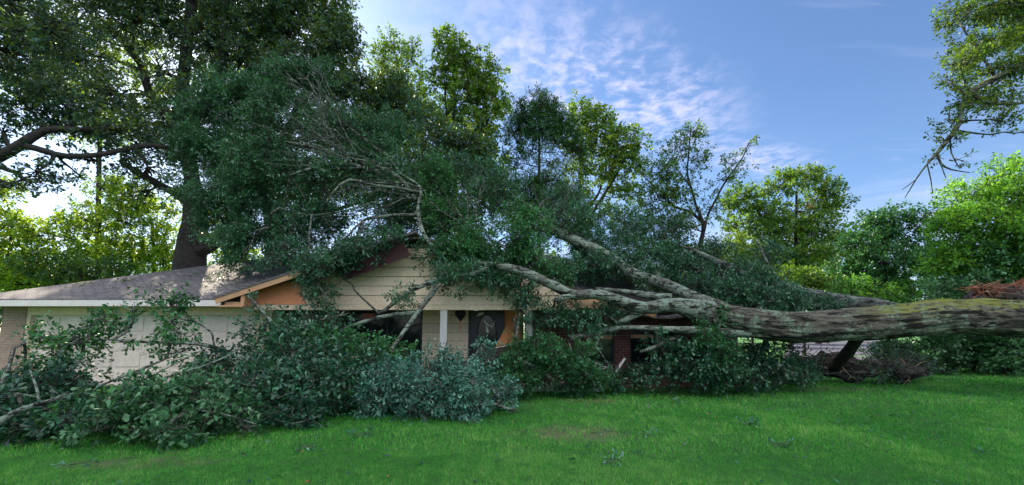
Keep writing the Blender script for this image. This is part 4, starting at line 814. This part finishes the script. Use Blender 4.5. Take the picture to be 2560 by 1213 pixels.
tree('pine_tree', 'dark slender pine with bare inner branches between the two pale green trees', 'tree',
     [(1345, 885, 26, 9), (1347, 700, 26, 8), (1345, 500, 26, 6), (1348, 380, 26, 4), (1350, 240, 26, 2)],
     [(1350, 262, 26, 30, 34, 3), (1312, 290, 26, 36, 30, 3), (1388, 290, 26, 38, 30, 3), (1296, 325, 26, 30, 30, 3), (1350, 325, 26, 46, 30, 3), (1410, 325, 26, 30, 32, 3), (1398, 365, 26, 40, 26, 2.4), (1436, 375, 26, 26, 26, 2.6), (1292, 372, 26, 28, 24, 2), (1330, 372, 26, 32, 20, 1.5), (1372, 405, 26, 40, 22, 1.3), (1300, 410, 26, 30, 20, 1), (1322, 460, 26, 42, 28, 2.8), (1375, 452, 26, 40, 28, 2.8), (1405, 492, 26, 40, 32, 3), (1335, 505, 26, 48, 32, 2.8), (1292, 525, 26, 40, 28, 2.4), (1365, 552, 26, 56, 32, 2.6)],
     M['pine_leaf'], M['dark_bark'], .26, .05, 1.6, t0=.4, nl=22, gap=.5, twf=.8, twr=.025)
tree('young_tree', 'thin leaning young tree with sparse leaves silhouetted on the sky', 'tree',
     [(1742, 910, 18, 11), (1745, 700, 18, 9), (1750, 620, 18, 8), (1757, 560, 18, 7), (1738, 510, 18, 5), (1720, 440, 18, 3.5), (1722, 380, 18, 2.5), (1728, 320, 18, 1.5)],
     [(1728, 330, 18, 26, 26, 1.1), (1700, 375, 18, 30, 30, 1.1), (1735, 400, 18, 26, 34, .8), (1650, 430, 18, 42, 36, 1.2), (1690, 470, 18, 40, 40, .9), (1640, 500, 18, 48, 40, 1.2), (1620, 560, 18, 45, 45, 1.2), (1690, 560, 18, 45, 45, 1.0), (1800, 450, 18, 40, 18, .8), (1840, 405, 18, 26, 18, .9), (1872, 362, 18, 14, 14, .8), (1790, 520, 18, 36, 26, .6), (1690, 620, 18, 60, 40, 1.4), (1600, 620, 18, 50, 40, 1.2), (1770, 650, 18, 50, 40, 1.4)],
     M['mid_leaf'], M['dark_bark'], .12, .07, 1.2,
     limbs=[[(1755, 580, 18, 4), (1778, 530, 18, 3), (1815, 450, 18, 2.5), (1860, 385, 18, 1.5), (1885, 345, 18, 1)], [(1757, 560, 18, 4), (1725, 530, 18, 4), (1690, 515, 18, 3), (1640, 470, 18, 2), (1600, 430, 18, 1)], [(1725, 470, 18, 2), (1690, 420, 18, 1.5)]], t0=.45, gap=.7, twf=1, twr=.008, dmul=1.7)
tree('maple_tree', 'rounded sunlit tree standing alone against the sky right of centre', 'tree',
     [(1975, 865, 32, 10), (1985, 700, 32, 8), (1990, 600, 32, 6), (1990, 480, 32, 3)],
     [(2010, 440, 32, 38, 26, 2.4), (1955, 462, 32, 50, 30, 2.4), (2055, 470, 32, 42, 36, 2.2), (1860, 500, 32, 45, 35, 2.4), (1905, 520, 32, 50, 40, 2.2), (2080, 520, 32, 34, 36, 2), (2000, 530, 32, 50, 30, 1.6), (1850, 560, 32, 45, 30, 2), (1930, 580, 32, 70, 40, 2.4), (2040, 580, 32, 70, 40, 2.4), (1900, 640, 32, 80, 40), (2010, 640, 32, 80, 40), (2090, 620, 32, 40, 40)],
     M['mid_leaf'], M['dark_bark'], .22, .14, 2.4, limbs=[[(1990, 620, 32, 4), (2030, 550, 32, 3), (2060, 490, 32, 2)], [(1985, 640, 32, 4), (1920, 560, 32, 3), (1880, 520, 32, 2)]], t0=.8, gap=.5, twf=.3, twr=.02, dmul=1.35,
     extra=lambda e: crown_part(e, 'dead_leaves', [(2036, 507, 31.5, 9, 10, 1.6)], M['dead_leaf'], .2, .12, 1.6, .5, .5, 14, np.array([tuple(at(2036, 520, 31.5))])))
tree('maple_tree', 'dark green spreading tree just right of the gap in the treeline', 'tree',
     [(2220, 895, 22, 10), (2215, 760, 22, 8), (2210, 600, 22, 5)],
     [(2205, 560, 22, 60, 35), (2150, 610, 22, 60, 45), (2260, 590, 22, 70, 50), (2190, 660, 22, 90, 50), (2290, 670, 22, 80, 60), (2130, 690, 23, 60, 40), (2240, 540, 22, 40, 24, 1.4), (2320, 540, 21, 50, 30, 1.6), (2200, 730, 22, 90, 40)],
     M['oak_leaf_green'], M['dark_bark'], .16, .09, 2.8, t0=.4, gap=.42, twf=.3)
tree('maple_tree', 'bright fresh green tree filling the right edge above the trunk', 'tree',
     [(2520, 930, 15.5, 14), (2510, 800, 15.5, 11), (2490, 640, 15.5, 9), (2500, 480, 15.5, 5)],
     [(2430, 490, 15.5, 70, 36, 2.4), (2500, 445, 15.5, 70, 35, 2.2), (2550, 490, 15, 60, 60, 2.4), (2400, 560, 16, 70, 50), (2480, 560, 15, 90, 50), (2560, 600, 14.5, 70, 60), (2380, 650, 16, 70, 50), (2450, 650, 15.5, 90, 50), (2540, 690, 15, 80, 40), (2400, 710, 16, 80, 35), (2620, 520, 15, 80, 90), (2620, 650, 14.5, 80, 90)],
     M['lime_leaf'], M['dark_bark'], .15, .06, 2.8, limbs=[[(2500, 680, 15.5, 5), (2440, 580, 15.5, 4), (2400, 520, 15.5, 2)]], t0=.65, gap=.4, twf=.4)
tree('elm_tree', 'tree outside the right edge hanging a crooked drooping branch against the blue sky', 'tree',
     [(3500, 1010, 9, 60), (3450, 600, 9, 48), (3300, 200, 9, 38), (3200, -150, 9, 25)],
     [(2470, 15, 9.3, 110, 36, 2.2), (2560, 20, 9.5, 80, 50, 2.2), (2480, 215, 9.3, 60, 30, 1.5), (2430, 130, 9.2, 60, 34, 1.5), (2420, 40, 9.3, 60, 26, 1.2), (2460, 105, 9.3, 80, 40, 1.7), (2530, 80, 9.4, 60, 50, 1.5), (2400, 165, 9, 48, 34, 1.3), (2500, 170, 9.2, 70, 40, 1.6), (2380, 210, 9, 36, 26, 1.1), (2450, 250, 9, 60, 28, 1.2), (2530, 260, 9, 55, 34, 1.5), (2490, 300, 9, 50, 20, 1.1), (2380, 300, 9, 32, 18, .9), (2360, 350, 9, 26, 20, .9), (2395, 350, 9, 22, 20, .9), (2340, 392, 9, 18, 8, .7), (2560, 330, 9, 20, 10, .8), (2370, 5, 9.3, 30, 18, .7), (2390, 400, 9, 26, 8, .4)],
     M['mid_leaf'], M['bark'], .08, .045, 1.9,
     limbs=[[(3300, 200, 9, 30), (3000, 30, 9, 22), (2800, 60, 9, 16), (2640, 130, 9, 12), (2560, 165, 9, 9), (2490, 195, 9, 8), (2430, 228, 9, 7.5), (2405, 265, 9, 6), (2400, 305, 9, 6), (2375, 345, 9, 5.5), (2345, 383, 9, 4.2), (2320, 410, 9, 2.4), (2290, 450, 9, 1.5), (2262, 495, 9, .8)],
            [(2430, 228, 9, 4), (2450, 255, 9, 3.5), (2500, 262, 9, 3), (2560, 258, 9, 2)], [(2345, 383, 9, 3), (2352, 410, 9, 2.6), (2380, 425, 9, 2), (2425, 432, 9, 1)], [(2377, 345, 9, 2), (2380, 385, 9, 1.6), (2400, 422, 9, .9)], [(2350, 405, 9, 2), (2358, 425, 9, 1.3), (2365, 445, 9, .8)], [(2318, 412, 9, 1.5), (2328, 450, 9, 1.2), (2332, 485, 9, .7)], [(2290, 450, 9, 1.2), (2255, 475, 9, .8)], [(2640, 130, 9, 10), (2560, 60, 9.3, 6), (2530, 10, 9.3, 7), (2540, -30, 9.3, 8)], [(2490, 195, 9, 4), (2440, 120, 9.2, 3), (2400, 60, 9.3, 2)]], t0=.3, gap=.48, twf=.8, twr=.008, wob=.03)
tree('maple_tree', 'tall yellow-green tree glowing through gaps in the dark oak canopy at top left', 'tree',
     [(250, 865, 34, 10), (245, 600, 34, 8), (250, 300, 34, 6), (250, 60, 34, 3)],
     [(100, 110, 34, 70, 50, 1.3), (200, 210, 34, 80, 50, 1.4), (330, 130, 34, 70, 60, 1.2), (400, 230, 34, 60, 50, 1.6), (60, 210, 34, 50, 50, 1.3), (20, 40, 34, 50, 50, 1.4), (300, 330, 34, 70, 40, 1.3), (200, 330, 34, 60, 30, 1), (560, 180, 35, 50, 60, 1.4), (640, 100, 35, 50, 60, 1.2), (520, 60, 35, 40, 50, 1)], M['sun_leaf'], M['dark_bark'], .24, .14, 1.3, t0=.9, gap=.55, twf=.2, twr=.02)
# lower sunlit trees on the left
for i, (lab, tr_, bl_, t_, L_) in enumerate((
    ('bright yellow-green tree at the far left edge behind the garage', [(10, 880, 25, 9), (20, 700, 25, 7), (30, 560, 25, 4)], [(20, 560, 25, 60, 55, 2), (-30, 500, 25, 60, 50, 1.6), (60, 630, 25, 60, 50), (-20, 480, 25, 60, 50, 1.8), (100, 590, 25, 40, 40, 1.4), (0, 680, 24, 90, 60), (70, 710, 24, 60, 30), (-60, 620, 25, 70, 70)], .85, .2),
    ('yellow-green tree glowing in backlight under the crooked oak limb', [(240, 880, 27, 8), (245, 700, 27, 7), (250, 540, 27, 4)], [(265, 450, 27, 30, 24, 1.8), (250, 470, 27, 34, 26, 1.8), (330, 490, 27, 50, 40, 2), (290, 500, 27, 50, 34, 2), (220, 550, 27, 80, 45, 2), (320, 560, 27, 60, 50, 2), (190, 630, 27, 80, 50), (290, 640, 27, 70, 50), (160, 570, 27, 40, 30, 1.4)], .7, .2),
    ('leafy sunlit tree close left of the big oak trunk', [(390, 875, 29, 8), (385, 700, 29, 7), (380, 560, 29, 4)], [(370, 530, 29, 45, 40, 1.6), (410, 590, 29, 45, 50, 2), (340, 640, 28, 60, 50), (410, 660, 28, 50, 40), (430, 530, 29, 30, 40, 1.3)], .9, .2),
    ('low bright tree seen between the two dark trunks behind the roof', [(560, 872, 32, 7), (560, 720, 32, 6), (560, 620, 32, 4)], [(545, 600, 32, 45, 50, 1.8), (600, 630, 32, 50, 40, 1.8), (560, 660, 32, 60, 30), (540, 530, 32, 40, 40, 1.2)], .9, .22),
    ('dark understorey tree behind the left half of the garage roof', [(130, 890, 23, 7), (135, 780, 23, 6), (140, 700, 23, 4)], [(140, 680, 23, 70, 34), (220, 690, 23, 60, 28), (90, 650, 23, 40, 40, 1.6), (300, 680, 23, 60, 30)], .15, .17))):
    tree('maple_tree' if i != 4 else 'holly_tree', lab, 'tree', tr_, bl_, M['sun_leaf'] if i != 4 else M['mid_leaf'], M['dark_bark'], L_, L_*.6, 2.4, t0=t_, gap=.45, twf=.25, twr=.015)
# shrubs in the right middle distance
for i, (lab, Y_, bl_, lf, t_) in enumerate((
    ('light green shrub just above the second fallen trunk', 25, [(2010, 700, 25, 50, 30), (2070, 710, 25, 45, 26), (1960, 690, 25, 40, 30)], 'mid_leaf', .8),
    ('sunlit low tree under the rounded tree in the middle distance', 24, [(1880, 650, 24, 60, 35), (1830, 620, 24, 40, 35), (1800, 670, 24, 50, 35)], 'sun_leaf', .4),
    ('light green shrub at the foot of the dark spreading tree', 21, [(2130, 725, 21, 50, 26), (2200, 740, 21, 60, 22), (2280, 735, 21, 60, 24)], 'fresh_leaf', .6),
    ('blue-green shrub beneath the bright tree at the right edge', 14.5, [(2360, 860, 14.5, 45, 40), (2350, 905, 14.5, 60, 20), (2355, 800, 14.5, 40, 40), (2350, 725, 14.5, 45, 22), (2410, 735, 14.5, 50, 16)], 'teal_leaf', .5),
    ('pale grey-green vine-covered shrub at the right edge behind the thick end of the trunk', 14.8, [(2510, 870, 14.8, 60, 45), (2510, 905, 14.8, 80, 20), (2510, 650, 14.8, 50, 55), (2480, 690, 14.8, 40, 30), (2550, 610, 14.8, 40, 50), (2500, 780, 14.8, 50, 50)], 'teal_leaf', .9))):
    c0 = bl_[0]; tree('shrub', lab, 'shrub', [(c0[0], CY+F*0, Y_, 5)] and [(c0[0], 825+1600/Y_, Y_, 5), (c0[0], c0[1]+40, Y_, 4), (c0[0], c0[1], Y_, 3)], bl_, M[lf], M['dark_bark'], .14, .08, 2.6, t0=t_, gap=.42, twf=.2)
for i, (lab, x_, Y_, rx) in enumerate((('rounded hedge shrub nearest the driveway under the trunk', 2235, 16.4, 60), ('hedge shrub second from the driveway, behind the rotten log', 2330, 16.2, 60), ('hedge shrub third from the driveway under the thick trunk', 2430, 16.0, 65), ('hedge shrub at the right edge of the row beneath the trunk', 2530, 15.6, 70))):
    tree('hedge_shrub', lab, 'shrub', [(x_, 825+1600/Y_, Y_, 6), (x_, 890, Y_, 5), (x_, 870, Y_, 3)], [(x_-20, 880, Y_, rx*.75, 38), (x_+25, 872, Y_, rx*.7, 45), (x_, 905, Y_, rx*.9, 16)], M['teal_leaf'], M['dark_bark'], .10, .055, 2.8, 'hedge shrubs along the lawn behind the trunk', t0=.25, gap=.42, twf=.2)
# far treeline, each tree its own
def far_tree(k_):
    Y_ = 50; return tree('far_tree', ('lighter' if k_ == 0 else 'darker')+' green woodland tree in the distant row behind the house', 'tree', [(1280, 825+1600/Y_, Y_, 7), (1280, 790, Y_, 6), (1282, 730, Y_, 4)],
        [(1280, 730, Y_, 50, 40), (1245, 760, Y_, 45, 36), (1320, 755, Y_, 45, 36), (1285, 785, Y_, 75, 32)] if k_ == 0 else [(1275, 710, Y_, 36, 40), (1300, 745, Y_, 50, 40), (1250, 760, Y_, 50, 36), (1280, 795, Y_, 75, 26)], M['mid_leaf'] if k_ == 0 else M['dark_leaf'], M['dark_bark'], .4, .25, 2.4, 'distant trees behind the house', t0=.6, gap=.5, twf=.1, twr=.03)
protos = [far_tree(0), far_tree(1)]
def copy_thing(o):
    c = o.copy(); col.objects.link(c)
    for ch in list(o.children): d_ = ch.copy(); col.objects.link(d_); d_.parent = c
    return c
for i in range(26):
    o = protos[i] if i < 2 else copy_thing(protos[i % 2])
    o.location = (-78+i*6.3+random.uniform(-1.5, 1.5), 47+random.uniform(-5, 6), 0); o.rotation_euler.z = random.uniform(0, 6.28); s_ = random.uniform(.85, 1.2); o.scale = (s_, s_, s_*random.uniform(.9, 1.15))
# ---------------------------------------------------------------- litter
def litter(name, label, P, mat, L, parentkind='stuff'):
    n = len(P); D = unit(n); D[:, 2] *= .25; D = norm(D); N = norm(rng.normal(size=(n, 3))*.35+np.array([0, 0, 1.])); s = rng.uniform(.6, 1.3, n)*L
    V = leaf_arrays(P, D, N, s, s*.5); i = np.arange(n)[:, None]*4; T = np.concatenate([i+np.array([[0, 1, 2]]), i+np.array([[0, 2, 3]])], 1).reshape(-1, 3)
    o = link(name, np_mesh(name, V, T, np.repeat(rng.random(n), 2)), mat); tag(o, label, 'leaves', kind='stuff'); return o
n = 3600; y = np.sqrt(rng.uniform(3.5**2, 12**2, n)); x = rng.uniform(-1.3, 1.3, n)*y; w_ = rng.random(n) < np.clip((y-3)/9, .15, 1)*(.4+.6*(np.sin(x*1.1)*np.cos(y*.9) > 0))
x, y = x[w_], y[w_]; litter('fallen_leaves', 'scattered green oak leaves fallen on the lawn', np.stack([x, y, gz_np(x, y)+.035], 1), M['oak_leaf'], .085)
n = 500; y = np.sqrt(rng.uniform(5.2**2, 11.6**2, n)); x = rng.uniform(-1.2, 1.25, n)*y; A_ = np.stack([x, y, gz_np(x, y)+.03], 1); D_ = unit(n); D_[:, 2] *= .12; L_ = rng.uniform(.06, .35, (n, 1))*rng.random((n, 1))
tag(sticks('fallen_twigs', curved(A_, A_+D_*L_, .006, .002, 3, .12), M['twig'], None), 'small dark twigs strewn over the lawn below the fallen trees', 'twigs', kind='stuff')
n = 70; y = np.sqrt(rng.uniform(3.7**2, 12**2, n)); x = rng.uniform(-1.2, 1.2, n)*y; litter('dead_leaves', 'brown dead leaves scattered on the lawn', np.stack([x, y, gz_np(x, y)+.04], 1), M['dead_leaf'], .05)
cs = [(-13.2, 12.2, .35), (-11, 12.0, .5), (-9.6, 12.8, .7), (-8.7, 12.1, .5), (-9.2, 13.4, .5), (-7.7, 13.2, .8), (-12.3, 12.6, .3), (-8.4, 14.2, .9), (-10.6, 13.2, .4)]
P_ = []
for cx, cy, r_ in cs:
    k_ = int(110*r_); a = rng.normal(0, r_*.45, (k_, 2)); xx = cx+a[:, 0]*1.6; yy = np.maximum(cy+a[:, 1], EY+.1); P_.append(np.stack([xx, yy, RZ+SL*(yy-EY)+.02+.03*rng.random(k_)], 1))
litter('roof_leaves', 'clumps of torn leaves lying on the sunlit garage roof', np.concatenate(P_), M['dark_leaf'], .1)
def sprig(px, py, label, leaf, n_=9, L=.10, W=.035):
    L *= .72; W *= .8
    Y_ = 1600/(py-825); p = at(px, py, Y_); e = empty('leaf_sprig', (p.x, Y_, .03), label, 'sprig', 'leaf sprigs dropped on the lawn')
    a0 = random.uniform(-.6, .6); cr = Crown(); C = np.array([[p.x, Y_, gz(p.x, Y_)+.05]]*3)+rng.normal(0, .05, (3, 3))*np.array([1, 1, .1]); A = norm(np.stack([np.cos(a0+np.array([0, .7, 2.9])), .4*np.sin(a0+np.array([0, .7, 2.9])), np.full(3, .12)], 1))
    cr.sprays(C, A, .16, n_, L, W, .8, .5, 1.0); cr.build('leaves', leaf, e); A_, B_, r_ = cr.twigs(); sticks('stem', [(A_, B_, .005, .003)], M['twig'], e)
sprig(1525, 1138, 'pale silvery-green leaf sprig lying nearest the bottom edge of the lawn', M['oak_leaf_blue'])
sprig(1878, 1056, 'dark green leaf cluster alone in the middle of the right lawn', M['oak_leaf'], 16, .11, .06)
sprig(1940, 1106, 'small pale sprig below the dark leaf cluster on the lawn', M['oak_leaf_blue'], 5, .08)
sprig(1612, 1075, 'small pale sprig left of the dark leaf cluster on the lawn', M['oak_leaf_blue'], 4, .08)
sprig(1700, 1000, 'dark sprig on the grass below the two windows', M['oak_leaf'], 9, .1, .05)
sprig(905, 1085, 'dark leaf sprig on the grass left of the blue-green bough', M['oak_leaf'], 9, .1, .05)
sprig(760, 1113, 'single pale leaf sprig on the grass below the tangled bough', M['oak_leaf_blue'], 4, .08)
sprig(180, 1145, 'grey-green sprig on the grass near the bottom left corner', M['oak_leaf_blue'], 8, .08)
print('LEAVES', NLEAF)
